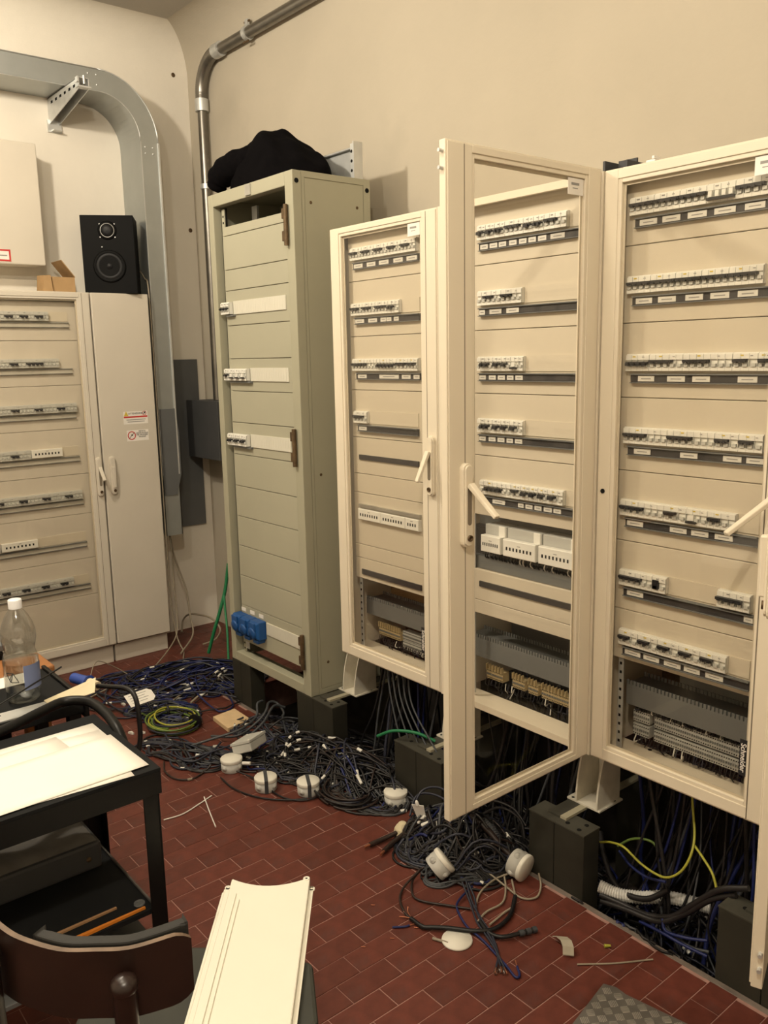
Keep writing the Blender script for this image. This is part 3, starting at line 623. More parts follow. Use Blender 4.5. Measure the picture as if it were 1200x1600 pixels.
pth = spline([(-3.318,1.850,gz1+.026),(-3.285,1.855,gz1+.070),(-3.21,1.872,gz1+.098),(-3.10,1.905,gz1+.110),(-2.98,1.92,gz1+.095),(-2.88,1.93,gz1+.06)], 7); k = len(pth)
obj('sleeve', MB().tube(pth, [.024+.034*math.sin(math.pi*min(1,(i+2)/k))**.7+.003*math.sin(i*1.3) for i in range(k)], 16), 'black_cloth', ct)

# ------------------------------------------------------------------ conduit on the back wall
pc = thing('steel_conduit', (-4.25, 2.31, 1.33), 'galvanised steel conduit rising in the corner and bending along the back wall', 'pipe')
R_ = .17; yv = 2.312
obj('vertical_pipe', MB().tube([(-4.25,yv,1.332),(-4.25,yv,2.86)], .024, 14), 'zinc_pipe', pc)
bend = [(-4.25, yv, 2.84)]+[(-4.25+R_*(1-math.cos(t)), yv, 2.90+R_*math.sin(t)) for t in np.linspace(0, math.pi/2, 14)]+[(-4.05, yv, 3.07)]
bp_ = []; rr = []
for p in spline(bend, 4): bp_.append(p); rr.append(.030+.0012*(len(bp_) % 2))
obj('bend', MB().tube(bp_, rr, 14), 'zinc_pipe', pc)
obj('horizontal_pipe', MB().tube([(-4.06,yv,3.07),(-2.2,yv,3.07)], .026, 14), 'zinc_pipe', pc)
for p0, p1 in (((-4.25,yv,2.825),(-4.25,yv,2.885)), ((-4.08,yv,3.07),(-4.02,yv,3.07)), ((-4.25,yv,2.44),(-4.25,yv,2.465))):
    obj('coupling', MB().tube([p0, p1], .035 if p0[2] > 2.5 else .030, 14), 'zinc_light', pc)
cl = obj('pipe_clamp', MB().tube([(-3.78,yv,3.07),(-3.755,yv,3.07)], .033, 14).box(-3.78, yv-.006, 3.095, -3.755, yv+.006, 3.13), 'zinc_light', pc)
obj('clamp_screw', MB().tube([(-3.79,yv,3.12),(-3.745,yv,3.12)], .005, 8).tube([(-3.79,yv-.01,3.03),(-3.745,yv-.01,3.03)], .005, 8), 'brass_old', cl)
jb = thing('wall_box', (-4.22, 2.27, 1.02), 'dark grey metal box below the conduit in the corner', 'box')
obj('box_body', MB().box(-4.40, 2.205, 1.02, -4.05, YB-.001, 1.33), 'grey_paint_dark', jb); obj('box_cover', MB().box(-4.402, 2.195, 1.018, -4.048, 2.2045, 1.332), 'grey_paint_dark', jb, bev=.002)
tag(obj('grey_backboard', MB().box(XL+.001, 2.045, .61, XL+.018, 2.300, 1.555), 'grey_paint', bev=.001), 'flat grey painted board on the left wall in the corner', 'panel')
for i, (y, z) in enumerate(((2.267, 3.048), (2.316, 2.257))):
    tag(obj('wall_plug', MB().lathe([(.012,0),(.010,.003),(.005,.003),(.005,.001)], 10), 'brass_old', M=T(XL, y, z) @ RY(90)), ['dark empty plug hole high in the left wall', 'dark empty plug hole beside the duct at speaker height'][i], 'plug')

# ------------------------------------------------------------------ duct on the left wall
XD = -4.215
du = thing('cable_duct', (XL+.12, 1.99, .6), 'galvanised sheet duct running along the left wall and bending down to the floor', 'duct')
y0d, y1d, z0d, z1d = 1.942, 2.035, 2.822, 2.922
obj('horizontal_run', MB().box(XL+.001, -.8, z0d, XD, 1.745, z0d+.003).box(XD-.003, -.8, z0d, XD, 1.745, z1d).box(XL+.001, -.8, z1d-.003, XD, 1.745, z1d), 'zinc', du)
cyb, czb = 1.745, z0d-.197
n = 14; th = np.linspace(0, math.pi/2, n); ri, ro = .197, .297
inn = [(cyb+ri*math.sin(t), czb+ri*math.cos(t)) for t in th]; out = [(cyb+ro*math.sin(t)*.977, czb+ro*math.cos(t)) for t in th]
b = MB()
for i in range(n-1):
    for (p, q, r_, s_) in ((inn[i], inn[i+1], out[i+1], out[i]),):
        b.add([(XD,*p),(XD,*q),(XD,*r_),(XD,*s_)], [(0,1,2,3)], 0)
        b.add([(XL+.001,*p),(XD,*p),(XD,*q),(XL+.001,*q)], [(0,1,2,3)], 0, True); b.add([(XL+.001,*s_),(XD,*s_),(XD,*r_),(XL+.001,*r_)], [(0,3,2,1)], 0, True)
obj('bend', b, 'zinc', du)
obj('vertical_run', MB().box(XL+.001, y0d, .62, XD, y0d+.003, czb).box(XD-.003, y0d, .62, XD, y1d, czb).box(XL+.001, y1d-.003, .62, XD, y1d, czb), 'zinc', du)
obj('rim', MB().box(XD-.004, y1d-.004, .95, XD+.007, y1d+.004, czb).box(XD, y0d-.001, .95, XD+.002, y0d+.003, czb), 'zinc_light', du)
obj('outlet_cover', MB().prism([(y0d+.004, 1.30), (y1d-.004, 1.30), (y1d+.012, 1.18), (y1d+.012, .95), (y1d-.02, .84), (y0d+.004, .84)], 0, XD+.0005, XD+.006), 'grey_paint', du)
rimp = [(XD+.001, -.8, z1d-.001), (XD+.001, 1.745, z1d-.001)]+[(XD+.001, *q) for q in out]+[(XD+.001, y1d, czb)]
obj('bend_edge', MB().tube(rimp, .0035, 6).tube([(XD+.001, -.8, z0d)]+[(XD+.001, *q) for q in inn]+[(XD+.001, y0d, czb)], .002, 6), 'zinc_light', du)
for y, z in ((1.70,2.895),(1.74,2.895),(1.70,2.850),(1.74,2.850),(1.965,2.60),(2.005,2.60),(1.965,2.57),(2.005,2.57),(1.985,1.12),(1.985,1.08)):
    obj('rivet', MB().lathe([(.005,0),(.004,.003),(0,.004)], 8), 'zinc_light', du, M=T(XD, y, z) @ RY(90))
br = thing('cantilever_bracket', (XL, 1.60, 2.72), 'perforated galvanised bracket arm sticking out under the duct', 'bracket')
b = MB(); Lb = .42
for s in (0, 1):
    y = 1.585+s*.045
    b.add([(XL+.002,y,2.70),(XL+.002,y,2.818),(XL+Lb,y,2.818),(XL+Lb,y,2.772),(XL+.002,y+.003,2.70),(XL+.002,y+.003,2.818),(XL+Lb,y+.003,2.818),(XL+Lb,y+.003,2.772)],
          [(0,1,2,3),(7,6,5,4),(0,4,5,1),(1,5,6,2),(2,6,7,3),(3,7,4,0)])
b.box(XL+.002, 1.585, 2.815, XL+Lb, 1.633, 2.8185)
for i in range(6): b.box(XL+.05+i*.06, 1.5845, 2.785, XL+.075+i*.06, 1.5855, 2.797, 1)
obj('arm', b, ['zinc_light', 'dark_hole'], br)
obj('wall_bracket', MB().box(XL+.001, 1.575, 2.665, XL+.012, 1.642, 2.72).box(XL+.012, 1.59, 2.668, XL+.05, 1.63, 2.674), 'zinc_light', br)
obj('tip_clip', MB().box(XL+Lb-.03, 1.578, 2.775, XL+Lb+.006, 1.640, 2.782).box(XL+Lb-.015, 1.575, 2.795, XL+Lb+.012, 1.582, 2.817).tube([(XL+Lb,1.61,2.79),(XL+Lb,1.61,2.826)], .006, 8), 'zinc_light', br)

# ------------------------------------------------------------------ left cabinet
ML = Matrix(((0,-1,0,-4.17),(1,0,0,0),(0,0,1,0),(0,0,0,1)))
lc = thing('double_cabinet', (-4.31, 1.30, .10), 'long cream cabinet on the left wall with glazed door and narrow plain door', 'cabinet')
lx0, lx1, lz0, lz1 = .62, 1.905, .105, 1.882
shell(lc, ML, lx0, lx1, lz0, lz1, .285, 'left_cream', y0=.022)
pb = [1.84, 1.655, 1.442, 1.23, 1.005, .804, .575, .385, .12]
panels(lc, ML, .70, 1.545, [(pb[i], pb[i+1]) for i in range(len(pb)-1)], 'left_cream')
def lrow(z, tg, end, cover=None, lend=1.505, light=True):
    row(lc, ML, z, [(a, b, 'k') for a, b in tg], [], (.72, lend), end, 'g', .020, .04, 'strip_light')
    if cover: dots_cover(lc, ML, cover[0], cover[1], z, .020, 8)
def seq(a, b, pitch, w_, stop): return [(b-pitch*i-w_, b-pitch*i) for i in range(stop)][::-1]
lrow(1.768, seq(0, 1.382, .068, .037, 8), 1.408)
lrow(1.550, seq(0, 1.249, .105, .037, 5)+[(1.287,1.364)], 1.498)
lrow(1.335, seq(0, 1.448, .106, .037, 7), 1.507)
lrow(1.122, seq(0, 1.214, .106, .037, 5), 1.270, (1.273, 1.42))
lrow(.905, seq(0, 1.449, .108, .037, 7), 1.499)
lrow(.690, seq(0, 1.03, .106, .037, 3), 1.09, (1.096, 1.264))
lrow(.472, seq(0, 1.39, .092, .037, 7), 1.420)
ldw = 1.604-lx0
MLd = ML @ T(lx0, 0, 0)
dl = door(lc, MLd, ldw, lz0, lz1, .08, .062, .035, .05, 'left_cream', groove=ldw-.040, sticker=False)
handle(dl, MLd, ldw-.022, .985, 40, 'left_cream', 0, .08)
rd = obj('plain_door', MB().box(1.611, 0, lz0, lx1, .021, lz1), 'left_cream', lc, bev=.004, M=ML)
handle(rd, ML, 1.652, .985, 0, 'left_cream')
for i, (y, h) in enumerate(((lx0, 1.60), (1.607, lx1))):
    obj('plinth', MB().box(y, .035, 0, h-.004, .285, .092), 'left_cream', lc, bev=.002, M=ML)
obj('plinth_shadow_gap', MB().box(lx0, .05, .092, lx1, .28, .105), 'seam', lc, M=ML)
st = obj('warning_sticker', MB().box(1.730, -.0006, 1.236, 1.860, .001, 1.300, 0).box(1.732, -.0009, 1.268, 1.858, 0, 1.276, 1).box(1.745, -.0009, 1.256, 1.848, 0, 1.260, 2).box(1.750, -.0009, 1.246, 1.842, 0, 1.250, 2)
         .prism([(1.733,1.278),(1.757,1.278),(1.745,1.302)], 1, -.0012, 0, 3), ['sticker', 'red', 'print_grey', 'yellow_mark'], rd, M=ML)
text('sticker_lettering', 'ATTENZIONE', .0125, 'ink', rd, ML @ T(1.795, -.0012, 1.289) @ RX(90))
def ring(r0, r1, n=20): return [((r1 if k else r0)*math.cos(t), (r1 if k else r0)*math.sin(t)) for k in (0,)for t in np.linspace(0, 2*math.pi, n)]
def prohibit(cx, cz, r):
    b = MB(); n = 20
    vs = [(cx+q*math.cos(t), -.0010, cz+q*math.sin(t)) for q in (r, r*.78) for t in np.linspace(0, 2*math.pi, n, endpoint=False)]
    b.add(vs, [(i, (i+1) % n, n+(i+1) % n, n+i) for i in range(n)], 0)
    k = r*.62; b.add([(cx-k-.001,-.001,cz-k+.001),(cx-k+.001,-.001,cz-k-.001),(cx+k+.001,-.001,cz+k-.001),(cx+k-.001,-.001,cz+k+.001)], [(0,1,2,3)], 1)
    b.box(cx-.002, -.0009, cz-.002, cx+.006, -.0005, cz+.006, 1); return b
obj('prohibition_mark', prohibit(1.842, 1.289, .011), ['red', 'ink'], rd, M=ML)
s2 = obj('prohibition_sticker', MB().box(1.742, -.0006, 1.150, 1.858, .001, 1.205), 'sticker', rd, M=ML)
obj('prohibition_mark', prohibit(1.767, 1.178, .022), ['red', 'ink'], rd, M=ML)
text('sticker_lettering', 'VIETATO\nUSARE ACQUA\nPER SPEGNERE\nINCENDI', .0095, 'ink', rd, ML @ T(1.823, -.0012, 1.184) @ RX(90))
# wall box top-left, cardboard, speaker
wb = thing('wall_cabinet', (-4.38, 1.2, 2.01), 'plain off-white wall cabinet with a red-framed label below the duct', 'cabinet')
obj('cabinet_body', MB().box(XL+.001, .80, 2.015, -4.32, 1.452, 2.56), 'plaster', wb); obj('cabinet_lid', MB().box(-4.3195, .795, 2.010, -4.30, 1.457, 2.565), 'left_cream', wb, bev=.006)
lb = obj('red_framed_label', MB().box(-4.2998, 1.13, 2.022, -4.2985, 1.296, 2.076, 0).box(-4.2986, 1.138, 2.030, -4.298, 1.288, 2.068, 1).box(-4.2982, 1.15, 2.045, -4.2978, 1.28, 2.051, 2), ['red', 'sticker', 'print_grey'], wb)
tag(obj('wall_ledge', MB().box(XL+.001, .6, 1.883, XL+.03, 1.63, 1.955), 'plaster', bev=.002), 'pale ledge along the wall behind the left cabinet top', 'ledge')
cb = thing('cardboard_box', (-4.26, 1.5, lz1), 'small open cardboard box with raised flap on the left cabinet', 'box')
b = MB().box(-4.225, 1.452, lz1+.0005, -4.222, 1.560, lz1+.072).box(-4.36, 1.452, lz1+.0005, -4.357, 1.560, lz1+.072).box(-4.357, 1.452, lz1+.0005, -4.225, 1.455, lz1+.072).box(-4.357, 1.557, lz1+.0005, -4.225, 1.560, lz1+.072).box(-4.357, 1.455, lz1+.0005, -4.225, 1.557, lz1+.003)
obj('box_walls', b, 'cardboard', cb)
obj('flap', MB().add([(-4.222,1.561,lz1+.072),(-4.36,1.561,lz1+.072),(-4.36,1.500,lz1+.150),(-4.222,1.500,lz1+.150),(-4.222,1.564,lz1+.074),(-4.36,1.564,lz1+.074),(-4.36,1.503,lz1+.152),(-4.222,1.503,lz1+.152)], [(0,1,2,3),(7,6,5,4),(0,4,5,1),(1,5,6,2),(2,6,7,3),(3,7,4,0)]), 'cardboard', cb)
tag(obj('paper_bag', MB().add([(-4.20,1.40,lz1+.001),(-4.30,1.40,lz1+.001),(-4.30,1.445,lz1+.001),(-4.20,1.445,lz1+.001),(-4.205,1.407,lz1+.075),(-4.29,1.405,lz1+.08),(-4.29,1.44,lz1+.07),(-4.21,1.442,lz1+.078)], [(3,2,1,0),(4,5,6,7),(0,1,5,4),(1,2,6,5),(2,3,7,6),(3,0,4,7)]), 'cardboard'), 'small pale brown packet beside the cardboard box', 'packet')
sk = thing('loudspeaker', (-4.28, 1.80, lz1), 'black two-way loudspeaker standing on the left cabinet', 'speaker')
MS = T(-4.262, 1.622, lz1+.0005) @ RZ(61)              # local x along the front, y into the box
obj('enclosure', MB().box(0, .006, 0, .250, .190, .372), 'speaker_black', sk, bev=.003, M=MS)
obj('front_baffle', MB().box(0, 0, 0, .250, .0055, .372), 'speaker_black', sk, bev=.002, M=MS)
def disc(prof, x, z, m, nm, par=sk, n=28): return obj(nm, MB().lathe(prof, n), m, par, M=MS @ T(x, 0, z) @ RX(90))
wf = disc([(.078,0),(.078,.003),(.070,.006),(.064,.004)], .125, .130, 'speaker_black', 'woofer')
disc([(.064,.003),(.055,.007),(.048,.004),(.020,-.0045),(.020,.001),(.012,.006),(0,.008)], .125, .130, 'speaker_cone', 'woofer_cone', wf)
tw = disc([(.045,0),(.045,.002),(.035,.003)], .125, .300, 'speaker_black', 'tweeter')
disc([(.034,.002),(.034,.0045),(.0305,.0045),(.0305,.002)], .125, .300, 'speaker_ring', 'tweeter_ring', tw); disc([(.03,.001),(.028,.004),(.012,.006),(0,.007)], .125, .300, 'speaker_cone', 'tweeter_dome', tw)
for x, z in ((.09,.33),(.16,.33),(.09,.268),(.16,.268),(.095,.222)): disc([(.003,0),(.003,.002)], x, z, 'speaker_ring', 'screw', n=8)
# ------------------------------------------------------------------ cart in the foreground
CX, CY, CZ = -1.582, .680, .72
ca = thing('equipment_cart', (-1.75, .35, 0), 'black metal equipment cart with papers on its top tray', 'cart')
X0c, Y0c = -1.945, -.25
obj('top_tray', MB().box(X0c, Y0c, CZ-.012, CX, CY, CZ-.005), 'cart_mat', ca)
obj('tray_rim', MB().box(CX-.004, Y0c, CZ-.062, CX, CY, CZ-.0125).box(X0c, CY-.004, CZ-.062, CX-.004, CY, CZ-.0125).box(X0c, Y0c, CZ-.062, X0c+.004, CY-.004, CZ-.0125).box(X0c+.004, Y0c, CZ-.062, CX-.004, Y0c+.004, CZ-.0125), 'cart_black', ca, bev=.001)
for x, y, sx, sy in ((CX, CY, -1, -1), (X0c, CY, 1, -1), (CX, Y0c, -1, 1), (X0c, Y0c, 1, 1)):
    lg = obj('leg', MB().box(x+sx*.0045, y+sy*.0045, .05, x+sx*.040, y+sy*.008, CZ-.023).box(x+sx*.0045, y+sy*.008, .05, x+sx*.008, y+sy*.040, CZ-.023), 'cart_black', ca, bev=.001)
    obj('caster', MB().tube([(x+sx*.02-.012,y+sy*.02,.026),(x+sx*.02+.012,y+sy*.02,.026)], .026, 14).box(x+sx*.02-.015, y+sy*.02-.01, .03, x+sx*.02+.015, y+sy*.02+.01, .056), 'cart_black', lg)
s1 = obj('middle_shelf', MB().box(X0c+.01, Y0c+.01, .386, CX-.012, CY-.030, .398), 'cart_mat', ca, bev=.001)
obj('shelf_lip', MB().box(X0c+.01, CY-.030, .378, CX-.012, CY-.026, .402), 'dusty', s1)
obj('shelf_bolt', MB().lathe([(.012,0),(.012,.003),(.006,.003),(.006,.001)], 14), 'grey_paint', s1, M=T(CX-.045, CY-.05, .398))
obj('lower_shelf', MB().box(X0c+.01, Y0c+.01, .322, CX-.006, CY-.040, .332), 'grey_paint', ca, bev=.001)
hp = spline([(-1.935,.10,.700),(-1.945,.30,.722),(-1.965,.468,.728),(-2.015,.575,.728),(-2.040,.640,.728),(-2.000,.686,.728),(-1.918,.695,.724),(-1.83,.688,.716),(-1.79,.686,.690)], 8)
obj('push_handle', MB().tube(hp, .012, 10), 'cart_black', ca)
ppr = [(-1.90,.03,-1.605,.665,0,0), (-1.875,.18,-1.600,.645,-6,.0009), (-1.86,.05,-1.62,.58,4,.0018), (-1.80,.30,-1.597,.668,1,.0027)]
for i, (a, b, c, d_, rot, dz) in enumerate(ppr):
    mx_, my_ = (a+c)/2, (b+d_)/2; hx, hy = (c-a)/2*.97, (d_-b)/2*.97
    nx, ny = 8, 8; m = MB(); zz = CZ-.0040+dz
    vs = [(-hx+2*hx*u/nx, -hy+2*hy*v/ny, .0004*math.sin(u*.9+v*.6+i)) for v in range(ny+1) for u in range(nx+1)]
    k = len(vs); fs_ = [(v*(nx+1)+u, v*(nx+1)+u+1, (v+1)*(nx+1)+u+1, (v+1)*(nx+1)+u) for v in range(ny) for u in range(nx)]
    m.add(vs, fs_, 0, True)
    o = obj('paper_sheet', m, 'paper', M=T(mx_, my_, zz) @ RZ(rot)); md = o.modifiers.new('thickness', 'SOLIDIFY'); md.thickness = .0004
    tag(o, ['large white paper sheet at the bottom of the stack on the cart', 'tilted white paper sheet on the cart, second from the bottom', 'white paper sheet near the middle of the cart stack', 'small white paper sheet on top of the cart stack'][i], 'paper', 'papers on the cart')
cs = thing('dusty_case', (-1.95, .4, .4), 'dusty black equipment case lying on the cart middle shelf', 'case')
MC = T(-1.815, .625, .3985)
b = MB().cham(-.22, -.70, 0, 0, 0, .085, .004)
obj('case_body', MB().box(-.128, -.72, 0, 0, 0, .066), 'grey_paint_dark', cs, bev=.008, M=MC)
def lump():
    n1, n2 = 26, 10; vs = []; fs_ = []
    for j in range(n2+1):
        for i in range(n1+1):
            u, v = i/n1, j/n2
            x = -.122+.118*v; y = -.71+.70*u
            z = .0683+.028*math.sin(math.pi*v)**.6*math.sin(math.pi*u)**.4*(1+.25*math.sin(9*u+3*v))-.014*math.exp(-(((u-.80)/.10)**2+((v-.5)/.25)**2))
            vs.append((x, y, z))
    for j in range(n2):
        for i in range(n1): k = j*(n1+1)+i; fs_.append((k, k+1, k+n1+2, k+n1+1))
    k = len(vs); vs += [(-.122,-.71,.0683),(-.004,-.71,.0683),(-.004,-.01,.0683),(-.122,-.01,.0683)]; fs_.append((k+3,k+2,k+1,k))
    return MB().add(vs, fs_, 0, True)
obj('case_lid', lump(), 'dusty', cs, M=MC)
for y in (-.02, -.46, -.42): obj('stud', MB().lathe([(.006,0),(.005,.004),(0,.005)], 10), 'brass_old', cs, M=MC @ T(0, y-.012, .03) @ RY(90))
tag(obj('orange_strip', MB().add([(-1.600,.19,.399),(-1.586,.19,.399),(-1.600,.632,.399),(-1.6045,.632,.399),(-1.600,.19,.409),(-1.586,.19,.409),(-1.600,.632,.404),(-1.6045,.632,.404)], [(3,2,1,0),(4,5,6,7),(0,1,5,4),(1,2,6,5),(2,3,7,6),(3,0,4,7)]), 'orange'), 'thin orange strip on the edge of the cart middle shelf', 'strip')
tag(obj('wood_lath', MB().add([(-1.640,.19,.399),(-1.630,.19,.399),(-1.640,.585,.399),(-1.645,.585,.399),(-1.640,.19,.405),(-1.630,.19,.405),(-1.640,.585,.403),(-1.645,.585,.403)], [(3,2,1,0),(4,5,6,7),(0,1,5,4),(1,2,6,5),(2,3,7,6),(3,0,4,7)]), 'wood_strip'), 'thin brown wooden lath lying beside the orange strip', 'strip')
# ------------------------------------------------------------------ second table with the bottle
t2 = thing('side_table', (-2.25, .3, 0), 'black table behind the cart carrying the water bottle', 'table')
obj('table_top', MB().box(-2.40, -.3, .67, -2.075, .70, .70), 'cart_mat', t2, bev=.004)
obj('table_rim', MB().box(-2.405, .7005, .655, -2.07, .712, .706), 'cart_black', t2, bev=.003)
for x, y in ((-2.38,.68),(-2.10,.68),(-2.38,-.28),(-2.10,-.28)): obj('leg', MB().box(x-.015, y-.015, 0, x+.015, y+.015, .67), 'cart_black', t2)
wt = thing('wooden_stand', (-2.49, .4, 0), 'brown wooden stand whose corner shows behind the black table', 'table')
obj('stand_top', MB().box(-2.565, -.3, .655, -2.412, .742, .695), 'wood_brown', wt, bev=.006)
for x, y in ((-2.44,.70),(-2.54,.70),(-2.44,-.26),(-2.54,-.26)): obj('leg', MB().box(x-.02, y-.02, 0, x+.02, y+.02, .655), 'wood_brown', wt)
fc = thing('flight_case', (-2.75, .2, 0), 'black case standing behind the wooden stand at the bottle', 'case')
obj('case_body', MB().box(-2.92, -.25, 0, -2.58, .650, .715), 'cart_black', fc, bev=.006); obj('case_lid', MB().box(-2.925, -.255, .7155, -2.575, .655, .735), 'grey_paint', fc, bev=.004)
bt = thing('water_bottle', (-2.19, .590, .70), 'clear plastic water bottle with white cap, half full, on the black table', 'bottle')
MBt = T(-2.19, .590, .7005)
prof = [(.020,0),(.034,.002),(.041,.012),(.041,.030),(.0435,.035),(.0435,.115),(.040,.125),(.036,.138),(.039,.150),(.0425,.168),(.042,.185),(.037,.205),(.028,.225),(.018,.240),(.014,.246),(.014,.252)]
obj('bottle_shell', MB().lathe(prof, 32), 'bottle_pet', bt, M=MBt)
obj('water', MB().lathe([(.018,.004),(.032,.005),(.0390,.013),(.0395,.030),(.0415,.036),(.0415,.112),(0,.112)], 28), 'water', bt, M=MBt)
obj('cap', MB().lathe([(.0165,.245),(.0165,.266),(.0150,.268),(0,.268)], 20), 'bottle_cap', bt, M=MBt)
def lab(a0, a1, z0, z1, r, m, nm):
    b = MB(); n = 10; vs = []
    for z in (z0, z1):
        for i in range(n+1):
            a = math.radians(a0+(a1-a0)*i/n); vs.append((r*math.cos(a), r*math.sin(a), z))
    b.add(vs, [(i, i+1, n+2+i, n+1+i) for i in range(n)], 0, True); return obj(nm, b, m, bt, M=MBt)
lab(-10, 68, .040, .104, .0441, 'bottle_label', 'label'); lab(-82, -12, .036, .108, .0441, 'frosted', 'label_front')
lt = MB()
for q in ([(-.016,.012),(-.004,-.012)], [(-.016,.012),(.002,.012)], [(.002,.012),(-.006,-.004)], [(.004,.012),(.016,-.012)], [(.004,.012),(-.004,-.012)], [(-.002,-.012),(.016,-.012)]):
    (a0, h0), (a1, h1) = q; pts = []
    for s in np.linspace(0, 1, 5):
        a = math.radians(-47)+(a0+(a1-a0)*s)/.0446; pts.append((.0446*math.cos(a), .0446*math.sin(a), .076+h0+(h1-h0)*s))
    lt.tube(pts, .0011, 4)
obj('label_mark', lt, 'ink', bt, M=MBt)
tag(obj('paper_note', MB().box(-2.39, .30, .7003, -2.31, .655, .7015), 'paper', M=T(0,0,0)), 'white sheet on the black table behind the bottle', 'paper')
rm = thing('metal_ruler', (-2.11, .45, .70), 'silver ruler with printed scale at the edge of the black table', 'ruler')
obj('ruler_bar', MB().box(-2.135, .25, .7003, -2.080, .645, .7035), 'zinc_light', rm)
for i in range(14): obj('scale_mark', MB().box(-2.132, .30+i*.016, .7034, -2.115+.01*(i % 3 == 0), .304+i*.016, .7038), 'ink', rm)
tag(obj('adaptor', MB().box(-2.26, .42, .7005, -2.21, .505, .722).box(-2.25, .505, .703, -2.22, .525, .718), 'device_grey', bev=.003), 'small grey adaptor on the black table beside the bottle', 'adaptor')
an = tag(obj('antenna_rod', MB().tube([(-2.088,.50,.742),(-2.16,.68,.775)], .0022, 6).tube([(-2.086,.492,.741),(-2.088,.50,.742)], .005, 8).tube([(-2.086,.492,.741),(-2.086,.490,.7045)], .005, 8), 'c_black'), 'thin black rod antenna slanting up from the black table edge', 'antenna')
tg_ = tag(obj('masking_tape_scrap', MB().add([(-2.08,.62,.7075),(-2.06,.725,.722),(-2.10,.745,.745),(-2.13,.62,.708),(-2.08,.62,.709),(-2.06,.725,.7235),(-2.10,.745,.7465),(-2.13,.62,.7095)], [(3,2,1,0),(4,5,6,7),(0,1,5,4),(1,2,6,5),(2,3,7,6),(3,0,4,7)]), 'tape'), 'curled pale tape scrap hanging over the black table corner', 'tape')
pg = thing('blue_plug', (-2.12, .73, .712), 'blue plug with black cable at the corner of the black table', 'plug')
obj('plug_body', MB().tube([(-2.20,.722,.722),(-2.15,.735,.724),(-2.135,.739,.724)], [.014,.014,.019], 12), 'blue_cap', pg); obj('plug_sleeve', MB().tube([(-2.134,.739,.724),(-2.10,.748,.722)], .012, 12), 'tape', pg)
obj('plug_cable', MB().tube(spline([(-2.10,.748,.722),(-2.06,.765,.728),(-2.0,.785,.735),(-1.96,.79,.722),(-1.945,.79,.66),(-1.945,.785,.60),(-1.95,.76,.52)], 8), .0065, 8), 'c_black', pg)
# ------------------------------------------------------------------ chair
ch = thing('chair', (-1.15, .42, 0), 'dark brown bentwood chair with curved plywood backrest and domed posts', 'chair')
bk = [(-1.215,.240),(-1.158,.250),(-1.117,.263),(-1.060,.295),(-1.026,.333),(-1.001,.367),(-.989,.408),(-.983,.449)]
bk = [p[:2] for p in spline([(*p, 0) for p in bk], 4)]
vs = []; n = len(bk); tk = .008; cz = .732
def nrm_(i):
    a = np.array(bk[max(i-1,0)]); c = np.array(bk[min(i+1,n-1)]); t = c-a; t /= np.hypot(*t); return np.array((-t[1], t[0]))
m = MB(); prof_n = 7
for i in range(n):
    nn = nrm_(i); u = i/(n-1); e = min(1, (1-u)/.10); hh = .051*(1-(1-e)**2*.25); hb = .055*(1-(1-e)**2*.25)-.006*math.sin(u*3.1)
    for (q, z) in ((0, cz-hb), (1, cz-hb), (1, cz+hh), (0, cz+hh)):
        lean = (z-cz)*.15; p = np.array(bk[i])+nn*tk*q+np.array((.02, -.02))*(-lean*2); vs.append((p[0], p[1], z))
m.add(vs, [(i*4, i*4+4, i*4+7, i*4+3) for i in range(n-1)]+[(i*4+1, i*4+2, i*4+6, i*4+5) for i in range(n-1)], 0, True)
m.add(vs, [(i*4+3, i*4+7, i*4+6, i*4+2) for i in range(n-1)]+[(i*4, i*4+1, i*4+5, i*4+4) for i in range(n-1)]+[(0,3,2,1), ((n-1)*4, (n-1)*4+1, (n-1)*4+2, (n-1)*4+3)], 1)
obj('backrest', m, ['walnut', 'ply_edge'], ch)
m = MB(); vs = []
for i in range(n//3, n):
    nn = nrm_(i)
    for (q, z) in ((.013, cz-.045), (.030, cz-.045), (.030, cz+.054), (.013, cz+.054)): p = np.array(bk[i])+nn*q; vs.append((p[0], p[1], z))
k = len(vs)//4
m.add(vs, [(i*4+a, i*4+4+a, i*4+4+(a+1) % 4, i*4+(a+1) % 4) for i in range(k-1) for a in range(4)]+[(0,3,2,1), ((k-1)*4, (k-1)*4+1, (k-1)*4+2, (k-1)*4+3)])
obj('back_pad', m, 'pad_dark', ch, bev=.003)
for (x, y) in ((-.984, .352), (-1.160, .230)):
    obj('post', MB().tube([(x-.03,y+.01,.0),(x-.02,y+.005,.30),(x-.01,y+.003,.45),(x,y,.70),(x,y,.742)], [.014,.016,.017,.0155,.0155], 12).lathe([(.0165,0),(.0185,.006),(.0165,.014),(.009,.019),(0,.020)], 14, 0, (x, y, .742)), 'walnut', ch)
obj('seat', MB().prism([(-1.19,.27),(-1.06,.34),(-.985,.46),(-1.07,.71),(-1.195,.785),(-1.30,.735),(-1.40,.62),(-1.42,.45)], 2, .395, .4325), 'crate', ch, bev=.008)
for x, y in ((-1.37,.47),(-1.19,.74)): obj('leg', MB().tube([(x,y,.396),(x-.02,y+.015,0)], [.016,.012], 10), 'walnut', ch)
